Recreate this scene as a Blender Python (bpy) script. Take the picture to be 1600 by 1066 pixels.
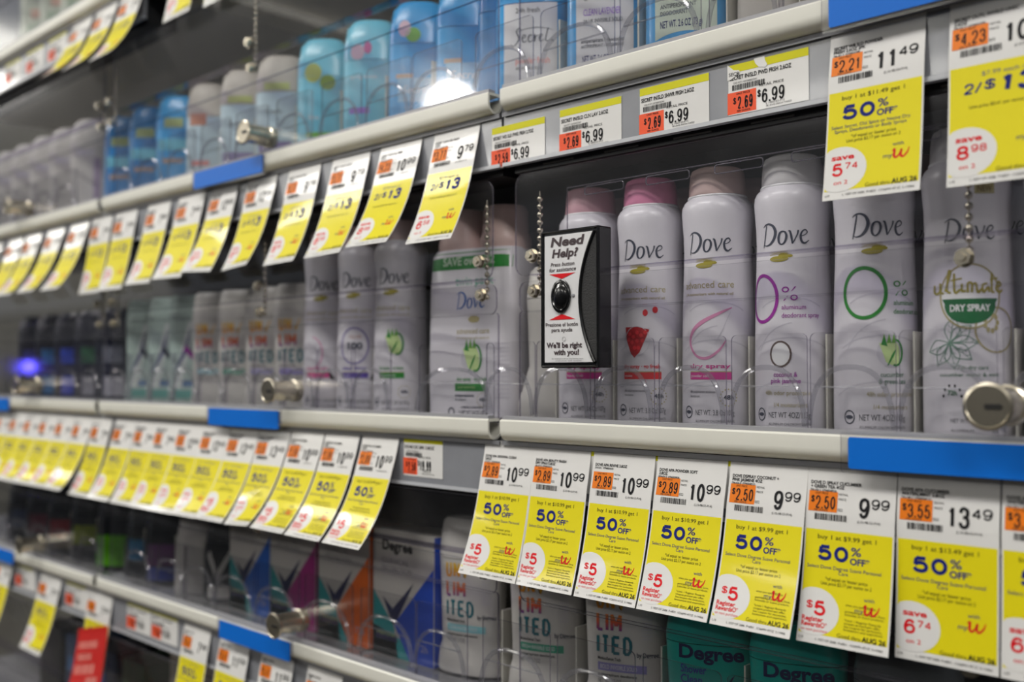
import bpy, math, random
import numpy as np
from math import sin, cos, pi, radians, atan2, sqrt

# ------------------------------------------------------------------ scene, camera, light
for o in list(bpy.data.objects):
    bpy.data.objects.remove(o)
SC = bpy.context.scene
COL = SC.collection
MM = 0.001
ZC = 1.35                       # camera height; all millimetre heights below are relative to it
random.seed(7)

cd = bpy.data.cameras.new('camera')
cd.lens = 35.0; cd.sensor_width = 36.0; cd.sensor_fit = 'HORIZONTAL'
cd.clip_start = 0.02; cd.clip_end = 60
cd.dof.use_dof = True
cd.dof.focus_distance = 0.665
cd.dof.aperture_fstop = 4.2
cam = bpy.data.objects.new('camera', cd); COL.objects.link(cam)
cam.location = (0, 0, ZC)
cam.rotation_euler = (radians(90 + 1.8778), 0, radians(90 - 46.3409))
SC.camera = cam

SC.view_settings.view_transform = 'Standard'
SC.view_settings.look = 'None'
SC.view_settings.gamma = 1.0
SC.view_settings.use_curve_mapping = False
SC.view_settings.exposure = 0.0
SC.cycles.transparent_max_bounces = 40
SC.cycles.max_bounces = 8
SC.cycles.diffuse_bounces = 4
SC.cycles.caustics_reflective = False
SC.cycles.caustics_refractive = False
SC.cycles.sample_clamp_indirect = 4.0
SC.cycles.use_denoising = True

W = bpy.data.worlds.new('store_ambience'); SC.world = W; W.use_nodes = True
W.node_tree.nodes['Background'].inputs[0].default_value = (0.86, 0.90, 1.0, 1)
W.node_tree.nodes['Background'].inputs[1].default_value = 0.21

def area(name, x, y, z, sx, sy, power, color=(1, 0.97, 0.92), rot=(0, 0, 0)):
    l = bpy.data.lights.new(name, 'AREA'); l.shape = 'RECTANGLE'; l.size = sx; l.size_y = sy
    l.energy = power; l.color = color
    o = bpy.data.objects.new(name, l); COL.objects.link(o); o.location = (x, y, z); o.rotation_euler = rot
    return o
LIGHTS = []
for (lx, ly) in ((-5.65, -0.62), (-2.85, -0.62), (-0.9, -0.62), (1.0, -0.62), (3.0, -0.62),
                 (-7.0, -3.6), (-4.6, -3.6), (-2.2, -3.6), (0.2, -3.6)):
    LIGHTS.append((lx, ly))
    area('fluorescent_light', lx, ly, 2.78, 1.2, 0.30, 33 if -5 < lx < -2 and ly > -1 else 24)
    area('added_fill_uplight', lx, ly, 2.84, 1.2, 0.30, 10, rot=(pi, 0, 0))  # unseen fill lamp, added to brighten the ceiling that the doors reflect

# ------------------------------------------------------------------ materials
def srgb(h):
    h = h.lstrip('#'); c = [int(h[i:i+2], 16) / 255 for i in (0, 2, 4)]
    return tuple((x / 12.92 if x <= 0.04045 else ((x + 0.055) / 1.055) ** 2.4) for x in c) + (1,)
MATS = {}
def mat(name, hexc, rough=0.45, metal=0.0, coat=0.0, vary=0.0, scale=40.0, bump=0.0, spec=0.5):
    if name in MATS: return MATS[name]
    m = bpy.data.materials.new(name); m.use_nodes = True
    nt = m.node_tree; b = nt.nodes['Principled BSDF']
    c = srgb(hexc)
    b.inputs['Base Color'].default_value = c
    b.inputs['Roughness'].default_value = rough
    b.inputs['Metallic'].default_value = metal
    b.inputs['Specular IOR Level'].default_value = spec
    b.inputs['Coat Weight'].default_value = coat
    b.inputs['Coat Roughness'].default_value = 0.08
    if vary or bump:
        tc = nt.nodes.new('ShaderNodeTexCoord'); nz = nt.nodes.new('ShaderNodeTexNoise')
        nz.inputs['Scale'].default_value = scale; nz.inputs['Detail'].default_value = 4
        nt.links.new(tc.outputs['Object'], nz.inputs['Vector'])
        if vary:
            mx = nt.nodes.new('ShaderNodeMix'); mx.data_type = 'RGBA'
            mx.inputs['A'].default_value = tuple(x * (1 - vary) for x in c[:3]) + (1,)
            mx.inputs['B'].default_value = tuple(min(1, x * (1 + vary)) for x in c[:3]) + (1,)
            nt.links.new(nz.outputs['Fac'], mx.inputs['Factor'])
            nt.links.new(mx.outputs['Result'], b.inputs['Base Color'])
        if bump:
            bp = nt.nodes.new('ShaderNodeBump'); bp.inputs['Strength'].default_value = bump
            bp.inputs['Distance'].default_value = 0.001
            nt.links.new(nz.outputs['Fac'], bp.inputs['Height'])
            nt.links.new(bp.outputs['Normal'], b.inputs['Normal'])
    MATS[name] = m
    return m

def clear(name, tint, haze, hazecol, rough=0.03, ior=1.45, gain=1.0):
    """thin clear plastic: see-through, fresnel mirror, a little scuffed haze"""
    m = bpy.data.materials.new(name); m.use_nodes = True
    nt = m.node_tree; nt.nodes.clear()
    out = nt.nodes.new('ShaderNodeOutputMaterial')
    tr = nt.nodes.new('ShaderNodeBsdfTransparent'); tr.inputs[0].default_value = tint
    df = nt.nodes.new('ShaderNodeBsdfDiffuse'); df.inputs[0].default_value = hazecol
    gl = nt.nodes.new('ShaderNodeBsdfGlossy'); gl.inputs['Roughness'].default_value = rough
    fr = nt.nodes.new('ShaderNodeFresnel'); ge = nt.nodes.new('ShaderNodeNewGeometry')
    io = nt.nodes.new('ShaderNodeMix'); io.data_type = 'FLOAT'          # same mirror strength on both faces of a thin sheet
    io.inputs['A'].default_value = ior; io.inputs['B'].default_value = 1 / ior
    nt.links.new(ge.outputs['Backfacing'], io.inputs['Factor']); nt.links.new(io.outputs['Result'], fr.inputs[0])
    tc = nt.nodes.new('ShaderNodeTexCoord'); nz = nt.nodes.new('ShaderNodeTexNoise')
    nz.inputs['Scale'].default_value = 30; nz.inputs['Detail'].default_value = 6
    mu = nt.nodes.new('ShaderNodeMath'); mu.operation = 'MULTIPLY'; mu.inputs[1].default_value = haze * 2
    gn = nt.nodes.new('ShaderNodeMath'); gn.operation = 'MULTIPLY'; gn.inputs[1].default_value = gain
    m1 = nt.nodes.new('ShaderNodeMixShader'); m2 = nt.nodes.new('ShaderNodeMixShader')
    L = nt.links.new
    L(tc.outputs['Object'], nz.inputs['Vector']); L(nz.outputs['Fac'], mu.inputs[0])
    L(mu.outputs[0], m1.inputs[0]); L(tr.outputs[0], m1.inputs[1]); L(df.outputs[0], m1.inputs[2])
    L(fr.outputs[0], gn.inputs[0])
    L(gn.outputs[0], m2.inputs[0]); L(m1.outputs[0], m2.inputs[1]); L(gl.outputs[0], m2.inputs[2])
    L(m2.outputs[0], out.inputs[0])
    MATS[name] = m
    return m

PANE = clear('clear_acrylic', (0.965, 0.965, 0.972, 1), 0.010, (0.62, 0.62, 0.66, 1), 0.06)
FENCE = clear('clear_tray_plastic', (0.98, 0.98, 0.983, 1), 0.006, (0.7, 0.7, 0.74, 1))
EDGE = clear('acrylic_cut_edge', (0.46, 0.44, 0.52, 1), 0.16, (0.62, 0.58, 0.68, 1), 0.1, 1.5)
RIM = clear('clear_moulded_rim', (0.86, 0.86, 0.88, 1), 0.05, (0.85, 0.85, 0.9, 1), 0.05, 1.6, 1.5)
FLANGE = clear('smoky_purple_flange', (0.84, 0.82, 0.90, 1), 0.02, (0.3, 0.28, 0.4, 1), 0.1)

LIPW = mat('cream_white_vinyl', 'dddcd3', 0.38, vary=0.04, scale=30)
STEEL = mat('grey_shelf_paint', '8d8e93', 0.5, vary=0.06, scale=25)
CHAN = mat('grey_price_channel', '85878d', 0.3, coat=0.5, vary=0.10, scale=60)
CHANR = mat('pale_channel_rim', 'b9bbc0', 0.3)
BEAD = mat('grey_glazing_bead', '9a9a9f', 0.35)
BLACK = mat('black_shelf_bracket', '17171a', 0.5, vary=0.1)
SLOT = mat('worn_slot_metal', '6d6a66', 0.4, metal=0.3)
BACK = mat('grey_back_panel', '55544e', 0.7, vary=0.08, scale=6)
BLUE = mat('bright_blue_label', '0669cc', 0.4, vary=0.02, spec=0.3)
FILM = clear('clear_label_film', (0.98, 0.98, 0.98, 1), 0.0, (0.7, 0.7, 0.7, 1))
CHROME = mat('worn_nickel', 'c9c1b0', 0.27, metal=0.96, vary=0.08, scale=120)
NICKD = mat('dark_keyway', '0c0b0a', 0.6)
CREAM = mat('cream_divider_plastic', 'c9c7bc', 0.5)
PAPER = mat('white_tag_paper', 'd9d8d6', 0.55, coat=0.25, spec=0.3)
YEL = mat('yellow_tag_print', 'dccf04', 0.55, coat=0.25, spec=0.3)
YELL = mat('lime_yellow_header', 'cdc806', 0.5, spec=0.3)
ORG = mat('orange_price_block', 'e2760c', 0.5, spec=0.3)
SAL = mat('salmon_price_block', 'ec5a34', 0.5, spec=0.3)
INK = mat('black_ink', '17171a', 0.6, spec=0.2)
GREYINK = mat('grey_ink', '6b6b70', 0.5)
NAVY = mat('navy_ink', '0e1c6e', 0.6, spec=0.2)
RED = mat('red_ink', 'd2141f', 0.6, spec=0.2)
REDC = mat('red_card', 'b8140c', 0.5, coat=0.1)
WHITEP = mat('white_print', 'f2f2f4', 0.45)

# ------------------------------------------------------------------ mesh builder (millimetres)
class MB:
    def __init__(s): s.v = []; s.f = []; s.mi = []; s.mats = []; s.n = 0
    def m(s, mt):
        if mt not in s.mats: s.mats.append(mt)
        return s.mats.index(mt)
    def add(s, V, F, mt):
        k = s.m(mt) if not isinstance(mt, (list, tuple)) else None
        V = [tuple(float(c) for c in p) for p in V]
        s.v += V
        s.f += [tuple(i + s.n for i in f) for f in F]
        s.mi += ([k] * len(F)) if k is not None else [s.m(x) for x in mt]
        s.n += len(V)
    def box(s, x0, x1, y0, y1, z0, z1, mt, c=0.0):
        if c <= 0:
            V = [(x, y, z) for z in (z0, z1) for y in (y0, y1) for x in (x0, x1)]
            F = [(0, 2, 3, 1), (4, 5, 7, 6), (0, 1, 5, 4), (2, 6, 7, 3), (0, 4, 6, 2), (1, 3, 7, 5)]
            s.add(V, F, mt)
        else:
            pts = [(x0 + c, z0), (x1 - c, z0), (x1, z0 + c), (x1, z1 - c), (x1 - c, z1), (x0 + c, z1), (x0, z1 - c), (x0, z0 + c)]
            s.plate(pts, y0, y1, mt, mt)
    def plate(s, pts, y0, y1, face, edge):
        """outline in x,z (counter-clockwise seen from -y) given thickness y0..y1"""
        n = len(pts)
        V = [(p[0], y0, p[1]) for p in pts] + [(p[0], y1, p[1]) for p in pts]
        F = [tuple(range(n)), tuple(range(2 * n - 1, n - 1, -1))]
        M = [face, face]
        for i in range(n):
            j = (i + 1) % n
            F.append((j, i, i + n, j + n)); M.append(edge)
        s.add(V, F, M)
    def extr(s, prof, x0, x1, mt, caps=True):
        """profile in y,z swept along x"""
        n = len(prof)
        V = [(x0, p[0], p[1]) for p in prof] + [(x1, p[0], p[1]) for p in prof]
        F = [(i, (i + 1) % n, (i + 1) % n + n, i + n) for i in range(n)]
        if caps: F += [tuple(range(n - 1, -1, -1)), tuple(range(n, 2 * n))]
        s.add(V, F, mt)
    def lathe(s, prof, mt, n=40, c=(0, 0, 0), axis='z', cap0=True, cap1=True):
        V = []
        for r, z in prof:
            for i in range(n):
                a = 2 * pi * i / n
                if axis == 'z': V.append((c[0] + r * cos(a), c[1] + r * sin(a), c[2] + z))
                else: V.append((c[0] + r * cos(a), c[1] + z, c[2] + r * sin(a)))
        F = []
        for k in range(len(prof) - 1):
            for i in range(n):
                j = (i + 1) % n
                q = (k * n + i, k * n + j, (k + 1) * n + j, (k + 1) * n + i)
                F.append(q if axis == 'z' else q[::-1])
        if cap0: F.append(tuple(range(n - 1, -1, -1)) if axis == 'z' else tuple(range(n)))
        b = (len(prof) - 1) * n
        if cap1: F.append(tuple(range(b, b + n)) if axis == 'z' else tuple(range(b + n - 1, b - 1, -1)))
        s.add(V, F, mt)
    def tube(s, pts, r, mt, n=8, closed=False):
        P = np.array(pts, float); N = len(P); V = []
        rr = r if hasattr(r, '__len__') else [r] * N
        for i in range(N):
            a = P[(i - 1) % N] if (closed or i > 0) else P[i]
            b = P[(i + 1) % N] if (closed or i < N - 1) else P[i]
            t = b - a; t /= (np.linalg.norm(t) + 1e-9)
            u = np.cross(t, (0, 0, 1.0) if abs(t[2]) < 0.9 else (0, 1.0, 0)); u /= np.linalg.norm(u); w = np.cross(t, u)
            # keep the frame steady for loops in the x,z plane
            if abs(t[1]) < 0.2: u = np.array((0, 1.0, 0)); w = np.cross(t, u); w /= np.linalg.norm(w)
            V += [tuple(P[i] + rr[i] * (cos(2*pi*k/n) * u + sin(2*pi*k/n) * w)) for k in range(n)]
        F = []
        for i in range(N if closed else N - 1):
            j = (i + 1) % N
            F += [(i*n + k, i*n + (k+1) % n, j*n + (k+1) % n, j*n + k) for k in range(n)]
        if not closed: F += [tuple(range(n - 1, -1, -1)), tuple(range((N-1)*n, N*n))]
        s.add(V, F, mt)
    def ball(s, c, r, mt, n=10, m=6):
        s.lathe([(max(0.02, r * sin(pi * k / m)), -r * cos(pi * k / m)) for k in range(m + 1)], mt, n, c)
    def loft(s, secs, mt, n=44, mts=None):
        """secs: (z, half width a, half depth b, exponent)"""
        V = []
        for z, a, b, e in secs:
            for i in range(n):
                t = 2 * pi * i / n; cc, ss = cos(t), sin(t)
                V.append((a * math.copysign(abs(cc) ** (2 / e), cc), b * math.copysign(abs(ss) ** (2 / e), ss), z))
        F = []; M = []
        for k in range(len(secs) - 1):
            for i in range(n):
                j = (i + 1) % n
                F.append((k*n + i, k*n + j, (k+1)*n + j, (k+1)*n + i)); M.append(mts[k] if mts else mt)
        F.append(tuple(range(n - 1, -1, -1))); M.append(M[0])
        b = (len(secs) - 1) * n
        F.append(tuple(range(b, b + n))); M.append(M[-2])
        s.add(V, F, M)
    def mesh(s, name, ang=38):
        me = bpy.data.meshes.new(name)
        me.from_pydata([(x * MM, y * MM, z * MM) for x, y, z in s.v], [], s.f)
        for mt in s.mats: me.materials.append(mt)
        me.polygons.foreach_set('material_index', s.mi)
        me.polygons.foreach_set('use_smooth', [True] * len(me.polygons))
        me.set_sharp_from_angle(angle=radians(ang))
        me.update()
        return me
    def build(s, name, parent=None, loc=(0, 0, 0), rot=0, ang=38):
        o = bpy.data.objects.new(name, s.mesh(name, ang)); COL.objects.link(o)
        o.location = loc; o.rotation_euler = (0, 0, radians(rot))
        if parent: o.parent = parent
        return o

def tag(o, label, cat, group=None):
    o['label'] = label; o['category'] = cat
    if group: o['group'] = group
    return o
def thing(name, label, cat, loc, rot=0, group=None):
    o = bpy.data.objects.new(name, None); COL.objects.link(o); o.empty_display_size = 0.02
    o.location = loc; o.rotation_euler = (0, 0, radians(rot))
    return tag(o, label, cat, group)
def struct(name, mb, loc=(0, 0, 0)):
    o = mb.build(name, loc=loc); o['kind'] = 'structure'; return o
def copy_tree(root, loc, label, rot=None, group=None):
    r = root.copy(); COL.objects.link(r); r.location = loc; r['label'] = label
    if rot is not None: r.rotation_euler = (0, 0, radians(rot))
    if group: r['group'] = group
    for ch in list(root.children):
        c = ch.copy(); COL.objects.link(c); c.parent = r
        for g in list(ch.children):
            d = g.copy(); COL.objects.link(d); d.parent = c
    return r
def world(x, y, z): return (x * MM, y * MM, z * MM + ZC)
ORD = ['', 'first', 'second', 'third', 'fourth', 'fifth', 'sixth', 'seventh', 'eighth', 'ninth', 'tenth', 'eleventh', 'twelfth']

# ------------------------------------------------------------------ flat print (u to the right, v up)
_G = {}
def glyphs(text, bold=0.0):
    k = (text, bold)
    if k in _G: return _G[k]
    cu = bpy.data.curves.new('t', 'FONT'); cu.body = text; cu.size = 1.0; cu.resolution_u = 3; cu.offset = bold; cu.fill_mode = 'FRONT'
    ob = bpy.data.objects.new('t', cu)
    me = bpy.data.meshes.new_from_object(ob)
    V = np.empty(len(me.vertices) * 3); me.vertices.foreach_get('co', V); V = V.reshape(-1, 3)[:, :2].copy()
    F = [tuple(p.vertices) for p in me.polygons]
    bpy.data.objects.remove(ob); bpy.data.curves.remove(cu); bpy.data.meshes.remove(me)
    if len(V): V[:, 0] -= V[:, 0].min()
    _G[k] = (V, F)
    return _G[k]
CAPH = None
class Print:
    """collects coloured shapes in a flat u,v sheet, later laid onto a surface"""
    def __init__(s): s.items = []
    def put(s, V, F, mt, lv): s.items.append((np.asarray(V, float), F, mt, lv))
    def text(s, t, u, v, h, mt, width=None, bold=0.0, al='L', shear=0.0, cond=1.0, lv=2):
        global CAPH
        if CAPH is None: CAPH = glyphs('H')[0][:, 1].max()
        V, F = glyphs(t, bold)
        if not len(V): return
        k = h / CAPH; sx = k * cond
        w = V[:, 0].max()
        if width: sx = width / w
        X = V[:, 0] * sx + V[:, 1] * k * shear; Y = V[:, 1] * k
        W_ = w * sx
        off = {'L': 0, 'C': -W_ / 2, 'R': -W_}[al]
        s.put(np.stack([X + u + off, Y + v], 1), F, mt, lv)
    def rect(s, u0, v0, u1, v1, mt, lv=1, nu=None, nv=None):
        nu = nu or max(1, int(abs(u1 - u0) / 3)); nv = nv or max(1, int(abs(v1 - v0) / 4))
        U = np.linspace(u0, u1, nu + 1); Vv = np.linspace(v0, v1, nv + 1)
        P = [(a, b) for b in Vv for a in U]
        F = [(j*(nu+1)+i, j*(nu+1)+i+1, (j+1)*(nu+1)+i+1, (j+1)*(nu+1)+i) for j in range(nv) for i in range(nu)]
        s.put(P, F, mt, lv)
    def quad(s, a, b, c, d, mt, lv=1, n=6, m=6):
        P = []; a, b, c, d = map(np.array, (a, b, c, d))
        for j in range(m + 1):
            for i in range(n + 1):
                x, y = i / n, j / m
                P.append((a*(1-x) + b*x) * (1-y) + (d*(1-x) + c*x) * y)
        F = [(j*(n+1)+i, j*(n+1)+i+1, (j+1)*(n+1)+i+1, (j+1)*(n+1)+i) for j in range(m) for i in range(n)]
        s.put(P, F, mt, lv)
    def disc(s, u, v, ru, rv, mt, lv=2, n=28, rings=4, clip=None):
        P = [(u, v)]; F = []
        for k in range(1, rings + 1):
            for i in range(n):
                a = 2*pi*i/n
                P.append((u + ru*k/rings*cos(a), v + rv*k/rings*sin(a)))
        for i in range(n): F.append((0, 1 + i, 1 + (i+1) % n))
        for k in range(rings - 1):
            for i in range(n):
                j = (i+1) % n; b = 1 + k*n
                F.append((b+i, b+n+i, b+n+j, b+j))
        P = np.array(P)
        if clip:
            P[:, 0] = np.clip(P[:, 0], clip[0], clip[2]); P[:, 1] = np.clip(P[:, 1], clip[1], clip[3])
        s.put(P, F, mt, lv)
    def ring(s, u, v, ru, rv, w, mt, lv=2, a0=0, a1=360, n=40):
        pts = [(u + ru*cos(radians(a0 + (a1-a0)*i/n)), v + rv*sin(radians(a0 + (a1-a0)*i/n))) for i in range(n+1)]
        s.stroke(pts, w, mt, lv, smooth=False)
    def stroke(s, pts, w, mt, lv=2, smooth=True, sub=6):
        P = np.array(pts, float); N = len(P)
        ww = np.array(w if hasattr(w, '__len__') else [w]*N, float)
        if smooth and N > 2:
            Q = []; Wq = []
            E = np.vstack([2*P[0]-P[1], P, 2*P[-1]-P[-2]])
            for i in range(N - 1):
                p0, p1, p2, p3 = E[i:i+4]
                for k in range(sub):
                    t = k/sub
                    Q.append(0.5*((2*p1) + (-p0+p2)*t + (2*p0-5*p1+4*p2-p3)*t*t + (-p0+3*p1-3*p2+p3)*t**3))
                    Wq.append(ww[i]*(1-t) + ww[i+1]*t)
            Q.append(P[-1]); Wq.append(ww[-1]); P = np.array(Q); ww = np.array(Wq); N = len(P)
        T = np.gradient(P, axis=0); T /= (np.linalg.norm(T, axis=1)[:, None] + 1e-9)
        Nn = np.stack([-T[:, 1], T[:, 0]], 1)
        V = np.vstack([P - Nn*ww[:, None]/2, P + Nn*ww[:, None]/2])
        s.put(V, [(i, i+1, N+i+1, N+i) for i in range(N-1)], mt, lv)
    def poly(s, pts, mt, lv=2):
        P = np.array(pts, float)
        if np.ptp(P, axis=0).max() < 5: s.put(P, [tuple(range(len(P)))], mt, lv); return
        c = P.mean(axis=0); V = []; F = []; n = 5
        for a, b in zip(P, np.roll(P, -1, axis=0)):
            idx = {}
            for i in range(n + 1):
                for j in range(n + 1 - i):
                    idx[i, j] = len(V); V.append(c + (a - c) * i / n + (b - c) * j / n)
            for i in range(n):
                for j in range(n - i):
                    F.append((idx[i, j], idx[i+1, j], idx[i, j+1]))
                    if j < n - i - 1: F.append((idx[i+1, j], idx[i+1, j+1], idx[i, j+1]))
        s.put(V, F, mt, lv)
    def caps(s, word, u, v, h, w, gap, mt, t=1.5, lv=2):
        """tall narrow sans capitals drawn with a flat pen"""
        shp = {'U': [[(0, 1), (0, .2), (.2, 0), (.8, 0), (1, .2), (1, 1)]], 'N': [[(0, 0), (0, 1)], [(0, 1), (1, 0)], [(1, 0), (1, 1)]], 'L': [[(0, 1), (0, 0)], [(0, 0), (1, 0)]],
               'I': [[(0, 0), (0, 1)]], 'M': [[(0, 0), (0, 1)], [(0, 1), (.5, .3)], [(.5, .3), (1, 1)], [(1, 0), (1, 1)]], 'T': [[(0, 1), (1, 1)], [(.5, 0), (.5, 1)]],
               'E': [[(0, 0), (0, 1)], [(0, 1), (1, 1)], [(0, .5), (.85, .5)], [(0, 0), (1, 0)]], 'D': [[(0, 0), (0, 1)], [(0, 1), (.6, 1), (.95, .78), (1, .5), (.95, .22), (.6, 0), (0, 0)]]}
        for ch in word:
            cw = {'I': 0.02, 'M': 1.25, 'L': .72, 'T': .9}.get(ch, 1.0) * w
            for st in shp[ch]: s.stroke([(u + t/2 + a * cw, v + t/2 + b * (h - t)) for a, b in st], t, mt, lv, smooth=False)
            u += cw + t + gap
    def num(s, txt, u, v, h, mt, width, t=.15, al='L', shear=0.0, lv=2):
        """plain grotesque numerals drawn with a pen; t is stroke over height"""
        E = lambda cx, cy, rx, ry: [(cx + rx*cos(a), cy + ry*sin(a)) for a in np.linspace(0, 2*pi, 29)]
        six = [(.95, .80), (.80, .95), (.52, 1), (.22, .90), (.04, .62), (0, .36), (.10, .10), (.36, 0), (.62, 0), (.90, .10), (1, .32), (.90, .54), (.62, .63), (.32, .58), (.04, .38)]
        shp = {'0': [E(.5, .5, .5, .5)], '1': [[(.62, 0), (.62, 1)], [(.62, .97), (.50, .84), (.12, .76)]],
               '2': [[(.02, .70), (.06, .88), (.26, .99), (.52, 1), (.82, .96), (.98, .78), (.92, .58), (.66, .38), (.24, .16), (.02, .0)], [(0, 0), (1, 0)]],
               '3': [[(.02, .76), (.10, .92), (.32, 1), (.56, 1), (.86, .92), (.93, .76), (.84, .58), (.58, .53), (.34, .53)], [(.5, .53), (.84, .49), (1, .28), (.90, .08), (.62, 0), (.32, 0), (.08, .08), (0, .24)]],
               '4': [[(.74, 0), (.74, 1)], [(.74, .97), (0, .30)], [(0, .28), (1, .28)]],
               '5': [[(.92, 1), (.14, 1)], [(.16, 1), (.06, .46)], [(.06, .48), (.26, .61), (.52, .65), (.84, .57), (1, .34), (.92, .12), (.68, .0), (.40, 0), (.12, .07), (0, .24)]],
               '6': [six], '9': [[(1 - a, 1 - b) for a, b in six]], '7': [[(0, 1), (1, 1)], [(.98, .99), (.66, .56), (.44, .22), (.36, 0)]],
               '8': [E(.5, .76, .43, .24), E(.5, .26, .5, .26)], '/': [[(.05, -.04), (.95, 1.04)]], '.': None,
               '$': [[(.97, .74), (.84, .92), (.5, .97), (.14, .90), (.05, .72), (.2, .58), (.5, .51), (.84, .42), (1, .26), (.88, .08), (.5, .02), (.12, .09), (0, .28)], [(.5, -.10), (.5, 1.10)]]}
        T = t * h
        cw = {'1': .72, '.': .0, '/': .62, '$': .95}
        tot = sum(cw.get(c, 1.0) for c in txt)
        gaps = len(txt) - 1
        g = T * .75
        w1 = (width - g * gaps - T * len(txt)) / max(.1, tot)
        u0 = u - (width if al == 'R' else width / 2 if al == 'C' else 0)
        for c in txt:
            w = cw.get(c, 1.0) * w1
            if c == '.': s.rect(u0, v, u0 + T, v + T, mt, lv, 1, 1)
            else:
                for st in shp[c]:
                    P = [(u0 + T/2 + a * w, v + T/2 + b * (h - T)) for a, b in st]
                    P = [(a + (b - v) * shear, b) for a, b in P]
                    s.stroke(P, T, mt, lv, smooth=len(P) > 4, sub=3)
            u0 += w + T + g
    def barcode(s, u0, u1, v0, v1, mt=INK, lv=2, seed=1, n=20):
        r = random.Random(seed); x = u0; st = (u1-u0)/n
        while x < u1 - st*0.5:
            w = st * r.choice((0.3, 0.5, 0.8)); s.poly([(x, v0), (x+w, v0), (x+w, v1), (x, v1)], mt, lv); x += w + st*r.choice((0.3, 0.5, 0.6))
    def logo(s, u, v, h, mt, lv=2, k=1.0):
        """flowing capital-D word with a thick-thin pen"""
        S = lambda pts, w: s.stroke([(u + a*h*k, v + b*h) for a, b in pts], [q*h for q in w], mt, lv)
        S([(.20, .93), (.14, .60), (.08, .28), (.00, -.06)], [.05, .06, .06, .04])
        S([(.00, .86), (.14, .97), (.36, .99), (.58, .86), (.68, .60), (.60, .30), (.40, .08), (.18, .02), (.04, .08)], [.02, .05, .08, .12, .14, .13, .09, .05, .02])
        S([(1.02, .62), (.90, .55), (.83, .33), (.86, .10), (.98, .03), (1.12, .14), (1.19, .37), (1.14, .56), (1.02, .62)], [.05, .09, .11, .09, .05, .09, .11, .09, .05])
        S([(1.28, .62), (1.36, .58), (1.42, .30), (1.45, .04)], [.04, .09, .10, .06])
        S([(1.45, .04), (1.58, .26), (1.68, .46), (1.72, .64)], [.05, .05, .06, .08])
        S([(1.80, .36), (2.00, .42), (2.12, .54), (2.04, .65), (1.90, .58), (1.82, .38), (1.86, .14), (2.00, .05), (2.20, .18)], [.04, .04, .05, .06, .07, .10, .11, .08, .03])
    def script(s, u, v, h, mt, lv=2):
        S = lambda pts, w: s.stroke([(u + a*h, v + b*h) for a, b in pts], [q*h for q in w], mt, lv)
        S([(.62, .92), (.45, 1.02), (.28, .86), (.36, .62), (.44, .38), (.30, .08), (.05, -.10), (-.05, .05)], [.04, .06, .07, .08, .08, .07, .06, .05])
        S([(.60, .34), (.80, .42), (.86, .54), (.74, .58), (.66, .36), (.74, .12), (.96, .22)], [.04, .05, .06, .06, .08, .07, .04])
        S([(1.30, .52), (1.14, .56), (1.04, .34), (1.12, .12), (1.34, .24)], [.05, .07, .08, .07, .04])
        S([(1.34, .24), (1.46, .60), (1.44, .14), (1.50, .42), (1.66, .54)], [.04, .06, .08, .06, .05])
        S([(1.70, .34), (1.88, .44), (1.92, .56), (1.80, .58), (1.74, .36), (1.82, .14), (2.02, .26)], [.04, .05, .06, .06, .08, .07, .04])
        S([(2.30, 1.00), (2.18, .55), (2.14, .20), (2.28, .16), (2.40, .28)], [.07, .08, .07, .05, .03])
        S([(.30, .80), (1.0, .98), (1.8, 1.02), (2.6, .86)], [.02, .05, .05, .02])
        s.disc(u + 2.55*h, v + .2*h, .06*h, .06*h, mt, lv, 10, 1)
    def lay(s, mb, fn):
        """fn(u, v, offset) -> point"""
        for V, F, mt, lv in s.items:
            d = 0.10 + 0.07 * lv
            mb.add([fn(p[0], p[1], d) for p in V], F, mt)

def on_can(prof, rot=0.0):
    zs = [p[1] for p in prof]; rs = [p[0] for p in prof]
    def fn(u, v, d):
        r = np.interp(v, zs, rs); a = u / max(r, 1) + radians(rot)
        return ((r + d) * sin(a), -(r + d) * cos(a), v)
    return fn
def on_stick(secs):
    Z = [q[0] for q in secs]
    def fn(u, v, d):
        a = np.interp(v, Z, [q[1] for q in secs]); b = np.interp(v, Z, [q[2] for q in secs]); e = np.interp(v, Z, [q[3] for q in secs])
        t = min(0.985, abs(u) / a)
        return (math.copysign(min(abs(u), a*0.985), u), -b * (1 - t ** e) ** (1 / e) - d, v)
    return fn
def on_front(y):
    return lambda u, v, d: (u, y - d, v)

# ------------------------------------------------------------------ the setting
b = MB(); b.box(-3000, 1400, 1000, 1030, -1350, 900, BACK); struct('wall_back', b, (0, 0, ZC))
b = MB(); b.box(-16000, 5000, -6000, 1030, -1370, -1350, mat('floor_tile', '6a655d', 0.35, vary=0.06, scale=2)); struct('floor', b, (0, 0, ZC))
b = MB(); b.box(-16000, 5000, -6000, 1030, 1650, 1680, mat('white_ceiling_tile', 'd6d6d2', 0.9, vary=0.03, scale=3)); struct('ceiling', b, (0, 0, ZC))
for i, (lx, ly) in enumerate(LIGHTS):
    b = MB(); b.box(-620, 620, -170, 170, 8, 48, mat('white_light_housing', 'e4e4e0', 0.5))
    for cx in (-500, 500): b.box(cx - 6, cx + 6, -6, 6, 48, 222, BLACK)
    t = b.build('light_housing', loc=(lx, ly, 2.78))
    tag(t, 'white ceiling light housing %s of the row %s' % (ORD[i % 5 + 1], 'above the aisle' if i < 5 else 'beyond the aisle'), 'light', 'ceiling lights')

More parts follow.
